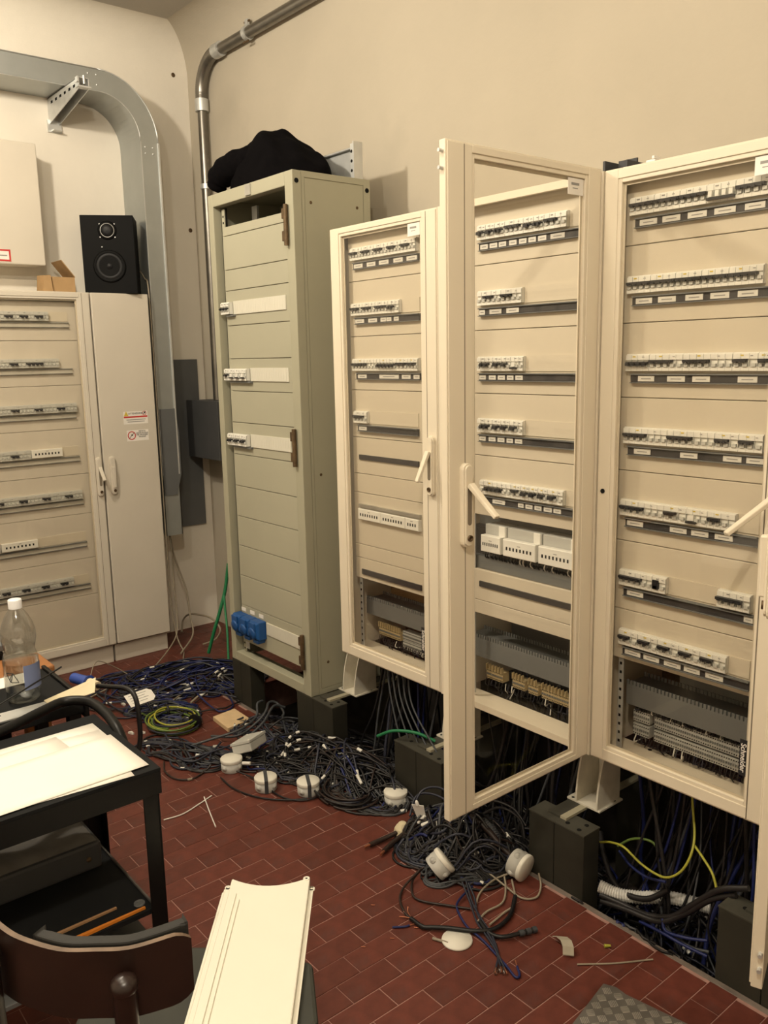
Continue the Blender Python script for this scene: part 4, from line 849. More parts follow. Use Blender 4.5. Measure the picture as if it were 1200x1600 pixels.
# ------------------------------------------------------------------ white panel on the chair seat
u_ = np.array((-.793, .609)); v_ = np.array((.652, .758))     # along the panel (away) and across it
MP = Matrix(((v_[0], u_[0], 0, -1.428), (v_[1], u_[1], 0, .838), (0, 0, 1, .455), (0, 0, 0, 1)))
wp = thing('folded_metal_cover', (-1.25, .70, .455), 'long white folded metal panel lying in the foreground', 'panel')
def panel():
    L0, wd, n = -.62, .082, 12; b = MB()
    xs = [-wd+2*wd*i/n for i in range(n+1)]
    top = [(x, .018-.026*(1-(x/wd)**2)) for x in xs]
    vs = [(x, L0, 0) for x in xs]+[(x, y, 0) for x, y in top]; k = n+1
    vs += [(x, y, -.003) for x, y, z in vs]
    b.add(vs, [(i, i+1, k+i+1, k+i) for i in range(n)]+[(2*k+i+1, 2*k+i, 3*k+i, 3*k+i+1) for i in range(n)]+[(k+i, k+i+1, 3*k+i+1, 3*k+i) for i in range(n)]+[(i+1, i, 2*k+i, 2*k+i+1) for i in range(n)]+[(0,k,3*k,2*k),(n,2*k+n,3*k+n,k+n)])
    return b
obj('sheet', panel(), 'white_panel', wp, M=MP)
obj('fold', MB().box(-.0835, -.62, -.012, -.0822, .017, .0).box(-.0945, -.62, -.014, -.0836, .006, -.010).box(-.1015, -.62, -.022, -.0946, -.004, -.016).box(.0822, -.62, -.014, .0835, .017, .0).box(.0836, -.62, -.016, .092, .004, -.012).box(-.0975, -.62, -.020, -.0946, -.002, -.010), 'white_panel', wp, bev=.0006, M=MP)
obj('rib', MB().box(-.068, -.62, 0, -.065, -.035, .0035).box(-.058, -.62, 0, -.0555, -.055, .0035), 'white_panel', wp, bev=.001, M=MP)
for x, y, z in ((-.090,.002,-.012), (.088,.0,-.014), (.077,.016,-.0005)):
    e = obj('ear', MB().lathe([(.0072,-.003),(.0072,0),(.003,0),(.003,-.003)], 12), 'white_panel', wp, M=MP @ T(x, y, z+.002)); obj('ear_hole', MB().lathe([(.003,0),(.003,.0005)], 8), 'dark_hole', e, M=MP @ T(x, y, z+.0006))
# ------------------------------------------------------------------ aluminium chequer plate on the floor
ap = thing('chequer_plate', (-1.0, 1.5, 0), 'aluminium five-bar tread plate lying on the tiled floor', 'metal plate')
MA = T(-1.115, 1.590, .0015) @ RZ(11)
obj('plate', MB().box(0, -.42, 0, .45, 0, .003).prism([(0,0),(.06,0),(.03,.008)], 2, 0, .003), 'alu', ap, M=MA)
b = MB()
for i in range(15):
    for j in range(14):
        cx, cy = .018+i*.030, -.018-j*.030
        if cx > .44 or cy < -.41: continue
        a = math.radians(45 if (i+j) % 2 else -45); ca_, sa = math.cos(a), math.sin(a)
        for k in (-2,-1,0,1,2):
            ox, oy = cx-sa*k*.0042, cy+ca_*k*.0042; hl = .0105-.0008*abs(k); hw = .0012
            pts = [(ox+ca_*s*hl-sa*q*hw, oy+sa*s*hl+ca_*q*hw) for s, q in ((-1,-1),(1,-1),(1,1),(-1,1))]
            b.add([(p[0], p[1], .003) for p in pts]+[(cx+(p[0]-cx)*.93, cy+(p[1]-cy)*.93, .0046) for p in pts], [(4,5,6,7),(0,1,5,4),(1,2,6,5),(2,3,7,6),(3,0,4,7)])
obj('tread_bars', b, 'alu_bar', ap, M=MA)['kind'] = 'stuff'
# ------------------------------------------------------------------ cables
CP = {
'beige_wall': [(-4.694,2.16,0.169),(-4.568,2.1,0.061),(-4.059,1.835,0.1),(-3.924,1.7,0.03),(-3.847,1.569,0.012),(-3.845,1.448,0.012),(-3.784,1.306,0.012)],
'beige_loop': [(-4.485,2.1,-0.069),(-4.589,2.15,-0.026),(-4.575,2.2,0.014),(-4.381,2.2,0.071),(-4.187,2.2,0.089),(-4.065,2.18,0.074),(-4.081,2.15,0.029),(-4.119,2.1,0.034)],
'beige_thin': [(-3.832,1.318,0.01),(-3.898,1.365,0.09),(-3.931,1.402,0.12),(-3.946,1.439,0.11),(-3.957,1.52,0.05),(-3.919,1.573,0.01),(-3.752,1.643,0.02)],
'beige_drop': [(-4.637,2.15,0.063),(-4.511,2.1,-0.016),(-4.338,2.05,-0.032),(-4.038,1.896,0.02)],
'green1': [(-3.695,2.02,0.549),(-3.705,2.0,0.419),(-3.707,1.97,0.325),(-3.731,1.94,0.209),(-3.769,1.92,0.085)],
'green2': [(-3.704,1.99,0.388),(-3.644,1.96,0.324),(-3.58,1.93,0.248),(-3.527,1.9,0.122)],
'green3': [(-2.257,1.8,0.198),(-2.19,1.82,0.235),(-2.114,1.86,0.241),(-2.058,1.9,0.217)],
'greygrn': [(-3.428,1.507,0.02),(-3.547,1.71,0.02),(-3.564,1.854,0.015),(-3.554,1.927,0.015)],
'loopA1': [(-3.015,1.525,0.02),(-2.925,1.594,0.03),(-2.921,1.684,0.06),(-2.934,1.741,0.09),(-2.985,1.789,0.1),(-2.984,1.826,0.09),(-2.942,1.834,0.06),(-2.939,1.821,0.03)],
'loopA2': [(-2.809,1.498,0.02),(-2.851,1.612,0.05),(-2.871,1.692,0.08),(-2.941,1.787,0.1),(-2.939,1.839,0.08)],
'loopA3': [(-2.988,1.424,0.02),(-2.949,1.491,0.04),(-2.911,1.603,0.06),(-2.976,1.718,0.06),(-3.007,1.745,0.1),(-3.022,1.78,0.1)],
'mark1': [(-2.59,1.611,0.05),(-2.607,1.63,0.09),(-2.61,1.657,0.12),(-2.592,1.704,0.13),(-2.497,1.742,0.12),(-2.42,1.789,0.08)],
'mark2': [(-2.621,1.617,0.05),(-2.59,1.643,0.1),(-2.567,1.695,0.11),(-2.47,1.752,0.1),(-2.387,1.809,0.06)],
'mark3': [(-2.607,1.667,0.06),(-2.558,1.723,0.07),(-2.456,1.74,0.07),(-2.35,1.841,0.05)],
'mark4': [(-2.656,1.579,0.01),(-2.6,1.661,0.03),(-2.497,1.725,0.06),(-2.383,1.807,0.08),(-2.306,1.899,0.06)],
'mark5': [(-2.413,1.648,0.015),(-2.406,1.703,0.05),(-2.391,1.782,0.08),(-2.32,1.88,0.1)],
'front1': [(-2.676,1.45,0.02),(-2.591,1.483,0.008),(-2.423,1.487,0.006),(-2.343,1.543,0.006),(-2.343,1.641,0.008),(-2.369,1.719,0.02),(-2.386,1.762,0.05)],
'front2': [(-2.689,1.389,0.01),(-2.591,1.388,0.006),(-2.484,1.418,0.006),(-2.404,1.475,0.006),(-2.351,1.548,0.006)],
'front3': [(-2.961,1.289,0.006),(-2.884,1.257,0.006),(-2.8,1.261,0.006),(-2.76,1.307,0.006),(-2.782,1.372,0.006),(-2.787,1.402,0.02)],
'vio1': [(-3.7,1.506,0.03),(-3.402,1.45,0.03),(-3.076,1.369,0.02),(-2.911,1.344,0.02),(-2.868,1.418,0.03),(-2.846,1.52,0.04)],
'vio2': [(-3.075,1.327,0.02),(-2.961,1.328,0.02),(-2.861,1.359,0.02),(-2.865,1.445,0.03),(-2.916,1.516,0.03)],
'marks_l': [(-3.427,1.648,0.02),(-3.473,1.74,0.05),(-3.537,1.836,0.07),(-3.538,1.897,0.08)],
'marks_l2': [(-3.377,1.638,0.02),(-3.415,1.725,0.04),(-3.512,1.839,0.06),(-3.557,1.917,0.06)],
'stick1': [(-3.39,1.623,0.02),(-3.427,1.691,0.03)],
'greyloop1': [(-1.658,1.67,0.03),(-1.614,1.694,0.02),(-1.541,1.699,0.006),(-1.474,1.693,0.006),(-1.448,1.727,0.006),(-1.469,1.772,0.01),(-1.504,1.804,0.02)],
'greyloop2': [(-1.482,1.517,0.006),(-1.497,1.571,0.006),(-1.496,1.637,0.006),(-1.539,1.697,0.008),(-1.591,1.742,0.015)],
'greyloop3': [(-1.453,1.538,0.006),(-1.461,1.599,0.006),(-1.472,1.664,0.006),(-1.546,1.732,0.01)],
'beigew': [(-1.528,1.557,0.006),(-1.569,1.62,0.006),(-1.581,1.692,0.01),(-1.561,1.749,0.02)],
'brownL': [(-1.744,1.557,0.03),(-1.74,1.51,0.01),(-1.692,1.467,0.006),(-1.651,1.468,0.006),(-1.588,1.51,0.006),(-1.536,1.547,0.006)],
'brownL2': [(-1.744,1.547,0.03),(-1.733,1.471,0.01),(-1.7,1.425,0.006),(-1.648,1.397,0.006),(-1.613,1.393,0.005)],
'blueW': [(-1.591,1.611,0.02),(-1.583,1.551,0.01),(-1.561,1.519,0.006),(-1.488,1.486,0.006),(-1.419,1.478,0.006),(-1.317,1.454,0.006),(-1.273,1.441,0.006),(-1.269,1.453,0.006),(-1.293,1.471,0.008)],
'greyB1': [(-1.615,1.608,0.03),(-1.549,1.568,0.01),(-1.485,1.538,0.008),(-1.418,1.509,0.01),(-1.356,1.467,0.01),(-1.323,1.425,0.01)],
'greyB2': [(-1.615,1.593,0.03),(-1.548,1.56,0.01),(-1.483,1.519,0.008),(-1.424,1.495,0.01),(-1.366,1.47,0.012),(-1.309,1.441,0.01)],
'greyB3': [(-1.599,1.603,0.03),(-1.554,1.584,0.01),(-1.512,1.549,0.008),(-1.449,1.514,0.01),(-1.388,1.486,0.01),(-1.319,1.437,0.01)],
'fat1': [(-1.616,1.393,0.006),(-1.566,1.392,0.008),(-1.545,1.408,0.01),(-1.512,1.437,0.012),(-1.452,1.487,0.012),(-1.428,1.537,0.01),(-1.44,1.607,0.01),(-1.483,1.676,0.015)],
'fat2': [(-1.478,1.526,0.008),(-1.425,1.509,0.01),(-1.39,1.522,0.012),(-1.367,1.572,0.012),(-1.353,1.616,0.01)],
'beige_small': [(-1.517,1.384,0.004),(-1.49,1.396,0.004),(-1.475,1.401,0.004)],
'brT1': [(-1.946,1.678,0.03),(-1.955,1.636,0.02),(-1.966,1.586,0.012),(-1.971,1.53,0.01)],
'brT2': [(-1.933,1.681,0.03),(-1.932,1.633,0.02),(-1.927,1.585,0.012),(-1.913,1.541,0.01)],
'pile1': [(-1.951,1.684,0.06),(-1.976,1.734,0.1),(-1.936,1.756,0.12),(-1.87,1.767,0.12),(-1.816,1.758,0.09)],
'pile2': [(-1.948,1.695,0.08),(-1.965,1.754,0.12),(-1.905,1.785,0.14),(-1.802,1.772,0.12),(-1.728,1.741,0.08),(-1.66,1.678,0.03)],
'pile3': [(-1.859,1.643,0.06),(-1.763,1.651,0.1),(-1.757,1.723,0.14),(-1.703,1.716,0.08),(-1.657,1.655,0.02)],
'pile4': [(-1.768,1.739,0.14),(-1.756,1.842,0.14),(-1.693,1.894,0.12),(-1.638,1.899,0.08)],
'pile5': [(-1.726,1.753,0.12),(-1.708,1.851,0.13),(-1.654,1.887,0.1),(-1.625,1.879,0.05)],
'bl_left': [(-1.872,1.654,0.05),(-1.874,1.615,0.02),(-1.818,1.571,0.01),(-1.77,1.589,0.01)],
'brnthick': [(-1.746,1.759,0.12),(-1.685,1.768,0.1),(-1.624,1.775,0.06),(-1.589,1.785,0.04)],
'corr': [(-1.336,1.87,0.036),(-1.287,1.89,0.026),(-1.233,1.92,0.03),(-1.171,1.95,0.049),(-1.111,1.98,0.051),(-1.065,2.0,0.05)],
'yel1': [(-1.372,1.92,0.137),(-1.32,1.9,0.168),(-1.264,1.88,0.187),(-1.205,1.87,0.172),(-1.155,1.87,0.163),(-1.117,1.87,0.172),(-1.086,1.88,0.203),(-1.073,1.9,0.248),(-1.083,1.93,0.286),(-1.108,1.96,0.338),(-1.126,1.98,0.388)],
'yel2': [(-1.078,1.92,0.265),(-1.04,1.9,0.254),(-1.001,1.88,0.236),(-0.98,1.87,0.201)],
'arch': [(-1.346,1.97,0.116),(-1.311,1.98,0.149),(-1.268,1.98,0.17),(-1.233,1.98,0.172),(-1.215,1.98,0.147)],
'bluehang': [(-1.143,2.0,0.26),(-1.147,1.98,0.189),(-1.154,1.95,0.11),(-1.173,1.92,0.065)],
'bluelow1': [(-1.326,1.95,0.117),(-1.268,1.92,0.113),(-1.203,1.9,0.118),(-1.143,1.9,0.132)],
'thk1': [(-1.324,1.86,0.018),(-1.262,1.87,0.018),(-1.179,1.87,0.027),(-1.102,1.87,0.064),(-1.04,1.87,0.135),(-0.973,1.87,0.21),(-0.905,1.88,0.244)],
'thk2': [(-1.319,1.86,0.001),(-1.233,1.86,0.018),(-1.133,1.86,0.037),(-1.066,1.87,0.092),(-0.997,1.87,0.17),(-0.936,1.88,0.21)],
'thk3': [(-1.43,2.0,0.111),(-1.39,1.96,0.082),(-1.331,1.92,0.045),(-1.272,1.9,0.033),(-1.2,1.9,0.051),(-1.145,1.92,0.099)],
'low1': [(-1.192,1.86,0.005),(-1.12,1.84,0.025),(-1.053,1.84,0.025),(-0.987,1.85,0.022)],
'low2': [(-1.166,1.88,0.029),(-1.094,1.86,0.021),(-1.037,1.86,0.015),(-0.993,1.87,0.021)],
'low3': [(-1.124,1.86,0.051),(-1.107,1.85,0.028),(-1.051,1.85,0.04),(-1.0,1.87,0.05)],
'tie1': [(-2.565,1.101,0.003),(-2.557,1.167,0.003),(-2.579,1.239,0.003),(-2.604,1.305,0.003)],
'tie2': [(-2.612,1.279,0.004),(-2.501,1.243,0.003),(-2.407,1.214,0.003)],
'pink': [(-1.201,1.597,0.003),(-1.141,1.672,0.003),(-1.085,1.759,0.003)],
'bluebit': [(-1.624,1.332,0.003),(-1.604,1.359,0.003),(-1.599,1.373,0.003)],
}

CP['beige_wall'] = [(-4.27,1.98,.66),(-4.24,1.975,.52),(-4.20,1.955,.36),(-4.17,1.95,.22),(-4.10,1.90,.09)]+CP['beige_wall'][3:]
CP['beige_loop'] = [(-4.36,2.06,.02),(-4.40,2.09,.07),(-4.34,2.10,.12),(-4.20,2.10,.15),(-4.06,2.10,.16),(-3.97,2.10,.12),(-4.00,2.08,.06),(-4.08,2.05,.02)]
CP['beige_drop'] = [(-4.30,1.99,.66),(-4.28,2.01,.48),(-4.25,2.05,.30),(-4.22,2.05,.16),(-4.16,2.03,.06),(-4.04,1.896,.015)]
def cable(key, r, m, label, group=None, name='cable', cat='cable', marks=(), mm='c_white', ends=None, per=7):
    pts = spline(CP[key] if isinstance(key, str) else key, per); b = MB().tube(pts, r, 7)
    if not marks and not ends: return tag(obj(name, b, m), label, cat, group)
    t = thing(name, pts[0], label, cat, group); obj('sheath', b, m, t); k = len(pts)
    for f in marks:
        i = min(k-3, max(0, int(f*k))); obj('marker_sleeve', MB().tube([pts[i], pts[i+1], pts[i+2]], r*1.45, 7), mm, t)
    if ends:
        d = Vector(pts[-1])-Vector(pts[-2]); d.normalize(); e = Vector(pts[-1]); obj('bare_end', MB().tube([e, e+d*.02], r*.6, 6), ends, t)
    return t
cable('beige_wall', .0035, 'c_beige', 'beige cable hanging from the duct and trailing along the left cabinet plinth')
cable([(-4.34,1.930,2.03),(-4.26,1.934,1.97),(-4.20,1.926,1.87),(-4.19,1.924,1.2),(-4.188,1.924,.7),(-4.188,1.926,.30),(-4.16,1.935,.08),(-4.08,1.93,.012),(-3.98,1.88,.010)], .004, 'c_beige', 'grey-beige speaker cable running down the side edge of the left cabinet')
cable('beige_loop', .0055, 'c_beige', 'thick beige cable curled in a loop in the room corner')
cable('beige_thin', .0025, 'c_beige', 'thin beige wire arching up in front of the left cabinet plinth')
cable('beige_drop', .005, 'c_beige', 'beige cable dropping down beside the left cabinet corner')
cable('green1', .009, 'c_green', 'thick green cable rising behind the grey-green cabinet, leaning', None); cable('green2', .006, 'c_green', 'thinner green cable hugging the grey-green cabinet edge')
cable('green3', .006, 'c_green', 'green cable bridging behind the dark plinth block')
cable('greygrn', .004, 'c_beige', 'pale straight cable crossing under the blue tangle')
for k in ('loopA1', 'loopA2', 'loopA3'): cable(k, .0055, 'c_grey', 'grey cable looping up under the grey-green cabinet', 'grey loops under the rack cabinet')
for k, mk in (('mark1', (.05,.2,.34,.48)), ('mark2', (.03,.18,.36)), ('mark3', (.02,.25)), ('mark4', (.1,.6)), ('mark5', (.05,.5))):
    cable(k, .0036, 'c_dark', 'dark cable with white marker sleeves arching beside the plinth block', 'marked dark cables', marks=mk)
for k, lb in (('front1', 'thin black cable sweeping past the taped round boxes into the dark cable mass'), ('front2', 'thin black cable starting at the plain round box and passing the taped ones')): cable(k, .0032, 'c_black', lb, 'thin black cables by the round boxes')
cable('front3', .0035, 'c_brown', 'brown cable loop on the tiles beside the cart', marks=(.55,), mm='c_beige')
for k in ('vio1', 'vio2'): cable(k, .004, 'c_slate', 'slate blue cable running past the yellow-green coil', 'slate cables by the coil')
for k in ('marks_l', 'marks_l2'): cable(k, .0036, 'c_dark', 'dark cable with white sleeved ends in the blue tangle', 'sleeved cables in the blue tangle', marks=(.6,.8))
cable('stick1', .005, 'c_beige', 'short pale cable stub lying in the blue tangle')
for k in ('greyloop1', 'greyloop2', 'greyloop3'): cable(k, .003, 'c_beige', 'thin grey-beige cable looping over the tiles by the plinth block', 'thin grey loops on the tiles')
cable('beigew', .003, 'c_beige', 'thin beige wire curving out of the dark cable heap')
for k in ('brownL', 'brownL2'): cable(k, .0036, 'c_brown', 'brown cable curving out to the side of the dark heap', 'brown side loops')
cable('blueW', .0033, 'c_blue', 'single blue wire with bent copper end on the tiles', ends='copper')
for k in ('greyB1', 'greyB2', 'greyB3'):
    t = cable(k, .003, 'c_slate', 'grey wire ending in a clear connector on the tiles', 'wires with clear connectors', ends='copper')
    e = Vector(CP[k][-1]); obj('connector', MB().lathe([(.006,0),(.0065,.010),(.004,.018),(0,.019)], 10), 'frosted', t, M=T(e.x, e.y, .006) @ RZ(-50) @ RY(90))
t = cable('fat1', .0062, 'c_black', 'thick black cable with stripped copper strands on the tiles')
cable('fat2', .006, 'c_black', 'thick black cable stub with grey tape at its end', marks=(.7,.8,.9), mm='c_grey')
for k in range(3): cable([(-1.616+.003*k,1.393,.006),(-1.63-.006*k,1.385+.01*k,.006),(-1.645-.004*k,1.375+.02*k,.004+.004*k)], .0016, 'copper', 'bare copper strand fanning from the thick black cable', 'bare copper strands')
cable('beige_small', .004, 'c_beige', 'short beige lead beside the white round lid')
for k in ('brT1', 'brT2'): cable(k, .008, 'c_brown', 'thick brown cable stub sticking out of the dark heap', 'thick brown stubs', ends='copper')
for k in ('pile1', 'pile2', 'pile3'): cable(k, .004, 'c_slate', 'slate cable arching over the heap below the open door', 'arching slate cables')
for k in ('pile4', 'pile5'): cable(k, .0045, 'c_dark', 'dark cable arching towards the plinth block under the open door', 'arching dark cables')
cable('bl_left', .004, 'c_slate', 'slate cable running from the heap to the tipped box')
cable('brnthick', .010, 'c_brown', 'thick brown cable leading into the tipped white junction box')
pts = spline(CP['corr'], 16); tag(obj('corrugated_hose', MB().tube(pts, [.016+.0028*(i % 2) for i in range(len(pts))], 12, smooth=False), 'c_corr'), 'white corrugated hose lying in the trench below the right cabinet', 'hose')
pts = spline([(-1.73,1.80,.10),(-1.69,1.79,.085),(-1.655,1.785,.06)], 12); tag(obj('corrugated_hose', MB().tube(pts, [.019+.003*(i % 2) for i in range(len(pts))], 12, smooth=False), 'c_grey'), 'short grey corrugated hose in the heap under the open door', 'hose')
cable('yel1', .0034, 'c_yellow', 'yellow-green earth wire hanging in a deep sag below the right cabinet')
cable('yel2', .0034, 'c_yellow', 'yellow-green earth wire falling onto the end plinth block'); cable('arch', .0038, 'c_lime', 'dull green wire arching in the trench')
for k in ('bluehang', 'bluelow1'): cable(k, .004, 'c_blue', 'blue cable curving down into the trench', 'blue cables in the trench')
for k, lb in (('thk1', 'thick dark cable sweeping up onto the end plinth block'), ('thk2', 'thick dark cable lying under the white corrugated hose'), ('thk3', 'thick dark cable looping over the white corrugated hose')): cable(k, .0085, 'c_dark', lb, 'thick trench cables')
for k, m in (('low1','c_blue'), ('low2','c_grey'), ('low3','c_blue')): cable(k, .0045, m, ('blue' if m == 'c_blue' else 'grey')+' cable lying at the tile edge of the trench', ('blue' if m == 'c_blue' else 'grey')+' cables at the trench edge')
cable('tie1', .0022, 'c_white', 'long white plastic strip curved on the tiles', name='plastic_strip', cat='strip'); cable('tie2', .0022, 'c_white', 'short white plastic strip crossing the long one', name='plastic_strip', cat='strip')
cable('pink', .0022, 'c_beige', 'thin pinkish strip on the tiles near the tread plate', name='plastic_strip', cat='strip')
cable('bluebit', .003, 'c_blue', 'tiny blue wire offcut with copper end', name='wire_offcut', ends='copper')
# yellow-green coil
yc = thing('earth_wire_coil', (-3.25, 1.475, 0), 'coil of yellow-green earth wire lying on the floor', 'wire coil')
for k in range(9):
    a0 = random.uniform(0, 6.28); ra = .105+random.uniform(-.018,.016); rb = ra*random.uniform(.88,1.0); ox, oy = random.uniform(-.010,.010), random.uniform(-.010,.010); zb = .006+.0068*k*.7; ti = random.uniform(-.012,.012)
    pts = [(-3.25+ox+ra*math.cos(a0+s), 1.475+oy+rb*math.sin(a0+s), max(.005, zb+ti*math.cos(s)+.003*math.sin(2*s+k))) for s in np.linspace(0, 6.4, 40)]
    obj('strand', MB().tube(pts, .0040, 7), ['c_yellow', 'c_lime', 'c_lime', 'c_slate'][k % 4 if k < 8 else 0], yc)
obj('strand', MB().tube(spline([(-3.47,1.40,.02),(-3.40,1.41,.02),(-3.33,1.405,.03),(-3.24,1.38,.03),(-3.17,1.41,.035)], 8), .0042, 7), 'c_lime', yc)
for a in (.6, 3.0): obj('tie_band', MB().lathe([(.030,-.004),(.032,0),(.030,.004)], 14), 'c_black', yc, M=T(-3.25+.10*math.cos(a), 1.475+.10*math.sin(a), .034) @ RZ(math.degrees(a)) @ RX(90))
# brown coil
bc = thing('cable_coil', (-2.29, 1.68, 0), 'flat coil of dark brown cable beside the white-lidded box', 'cable coil')
for k in range(7):
    a0 = random.uniform(0, 6.28); ra = .070+.010*k; ox, oy = random.uniform(-.01,.01), random.uniform(-.008,.008)
    pts = [(-2.30+ox+ra*math.cos(a0+s)*1.05, 1.675+oy+ra*.80*math.sin(a0+s), .006+.010*abs(math.sin(s+k))+.004*(k % 3)) for s in np.linspace(0, 6.1, 36)]
    obj('winding', MB().tube(pts, .0042, 7), ['c_brown', 'c_dark', 'c_brown', 'c_slate'][k % 4], bc)
# uncountable tangles
def tangle(name, label, n, cx, cy, ra, rb, ang, spread, L, pile, pal, rr=(.0028,.0046), zf=0.0, seed=1, steps=26, curl=5.0):
    R = np.random.default_rng(seed); b = MB(); names = [p[0] for p in pal]; wts = np.array([p[1] for p in pal], float); wts /= wts.sum()
    ca0, sa0 = math.cos(math.radians(ang)), math.sin(math.radians(ang))
    for _ in range(n):
        q = R.uniform(-1, 1, 2)
        while q@q > 1: q = R.uniform(-1, 1, 2)
        p = np.array((cx+ca0*q[0]*ra-sa0*q[1]*rb, cy+sa0*q[0]*ra+ca0*q[1]*rb)); h = math.radians(ang)+R.normal(0, spread)+(math.pi if R.random() < .5 else 0)
        ds = L*R.uniform(.6, 1.25)/steps; kap = R.normal(0, curl*.5); lev = R.uniform(.1, 1)**.8; ph = R.uniform(0, 6.28); fq = R.uniform(.15, .45); pts = []; r = R.uniform(*rr)
        for i in range(steps):
            dx, dy = p[0]-cx, p[1]-cy; u = (dx*ca0+dy*sa0)/ra; v = (-dx*sa0+dy*ca0)/rb; e = u*u+v*v
            for (bx0, bx1) in ((-3.355,-3.18),(-2.825,-2.555),(-2.20,-1.935),(-1.57,-1.348),(-.96,-.69)):
                if bx0 < p[0] < bx1 and 1.808 < p[1] < 1.912: p[1] = 1.808 if p[1] < 1.87 else 1.912
            hz = max(0., 1-.75*e); floorz = zf if (p[1] > TY and p[0] > -3.43) else 0.
            pts.append((p[0], min(p[1], YB-.02), max(floorz, 0 if zf == 0 else floorz)+r+pile*hz*lev*(.7+.3*math.sin(ph+fq*i))))
            kap += R.normal(0, curl)*.35-kap*.12
            if e > 1: t = math.atan2(-dy, -dx); d_ = (t-h+math.pi) % (2*math.pi)-math.pi; h += .28*d_
            h += kap*ds; p = p+ds*np.array((math.cos(h), math.sin(h)))
        b.tube(pts, r, 6, int(R.choice(len(names), p=wts)), caps=False)
        if R.random() < .22:
            i = R.choice([0, steps-4]); b.tube([pts[i], pts[i+1]], r*1.5, 6, len(names))
    o = obj(name, b, names+['c_white']); o['kind'] = 'stuff'; return tag(o, label, 'cables')
BL = [('c_blue',5),('c_slate',4),('c_dark',3),('c_grey',1.5),('c_brown',.7)]; DK = [('c_black',4),('c_dark',5),('c_slate',3),('c_brown',2),('c_blue',.8),('c_grey',1)]
tangle('cable_tangle', 'tangle of dark blue cables spread in the room corner before the left cabinet', 95, -3.68, 1.78, .34, .21, 58, .35, .75, .095, BL, seed=3)
tangle('cable_tangle', 'stray navy cables trailing from the corner tangle towards the cart', 22, -3.62, 1.64, .42, .30, 45, .5, 1.0, .07, BL, seed=21, curl=3)
tangle('cable_tangle', 'knot of navy cables between the paper tag and yellow-green coil', 45, -3.42, 1.50, .17, .10, 30, .6, .45, .055, BL, seed=4)
tangle('cable_tangle', 'loose violet-grey cables bundled in front of the coil', 30, -2.98, 1.38, .20, .075, 25, .35, .5, .04, [('c_slate',5),('c_dark',3),('c_grey',2)], seed=5)
tangle('cable_tangle', 'grey-blue cables spilling from under the grey-green cabinet', 26, -2.93, 1.76, .17, .10, 30, .6, .5, .07, [('c_slate',4),('c_grey',3),('c_dark',3)], seed=6)
tangle('cable_tangle', 'dense mass of dark cables piled between two plinth blocks', 170, -2.44, 1.775, .37, .105, 6, .30, .8, .13, DK, seed=7)
tangle('cable_tangle', 'dark cables spread on the tiles behind the round boxes', 40, -2.60, 1.62, .22, .075, 22, .35, .5, .04, DK, seed=8)
tangle('cable_tangle', 'dark heap of cables under the open glass door', 180, -1.775, 1.74, .19, .125, 15, 1.2, .55, .17, DK, seed=9, curl=8)
tangle('cable_tangle', 'cable fringe fanning out below the open door heap', 30, -1.68, 1.66, .12, .07, 60, .6, .3, .03, [('c_dark',4),('c_black',3),('c_grey',2)], seed=10)
tangle('cable_tangle', 'cables lying deep in the trench below the right cabinet', 80, -1.15, 2.0, .26, .16, 5, .5, .6, .16, [('c_dark',5),('c_slate',3),('c_blue',2),('c_grey',1),('c_black',3)], zf=-.15, seed=11)
tangle('cable_tangle', 'cables lying in the trench behind the plinth blocks', 110, -2.2, 2.05, .75, .16, 0, .4, .8, .22, DK, zf=-.15, seed=12)
# cables hanging out of the cabinet bottoms
CN = {'c_dark':'dark grey', 'c_slate':'slate blue', 'c_grey':'pale grey', 'c_black':'black', 'c_blue':'blue'}
for xs, xe, n, lab, grp in ((-2.50, -2.00, 26, 'hanging from the glazed cabinet beside the rack cabinet', 'beside the rack'), (-1.93, -1.42, 28, 'hanging below the cabinet with the open door', 'with the open door'), (-1.33, -.86, 40, 'hanging below the glazed cabinet with closed long-lever door', 'with the long lever')):
    for k in range(n):
        x = random.uniform(xs, xe)
        while any(abs(x-q-.005) < .075 for q in (-2.63, -2.04, -1.455, -.84)): x = random.uniform(xs, xe)
        y = random.uniform(1.96, 2.2); x2 = x+random.uniform(-.10,.10); y2 = max(1.93, y+random.uniform(-.14,.05)); m = random.choice(['c_dark','c_dark','c_slate','c_grey','c_black','c_black','c_blue','c_dark','c_black'])
        x2 = x if any(abs(x2-q-.005) < .09 for q in (-2.63, -2.04, -1.455, -.84)) else x2
        cable([(x,y,.46),(x+random.uniform(-.01,.01),y,.36),((x+x2)/2+random.uniform(-.02,.02),(y+y2)/2,.18),(x2,y2,.04),(x2+random.uniform(-.08,.08),max(1.925,y2-random.uniform(0,.08)),-.08)], random.choice([.003,.004,.0045,.006]), m, CN[m]+' cable '+lab, CN[m]+' cables under the cabinet '+grp, per=5)
for k in range(5):
    x = -2.32+.03*k; cable([(x,1.90,.44),(x+.04,1.885,.32),(x+.10+.02*k,1.87,.20),(x+.16+.03*k,1.86,.10)], .0035, 'c_grey', 'grey cable fanning out from the cabinet beside the rack cabinet', 'fanning grey cables')
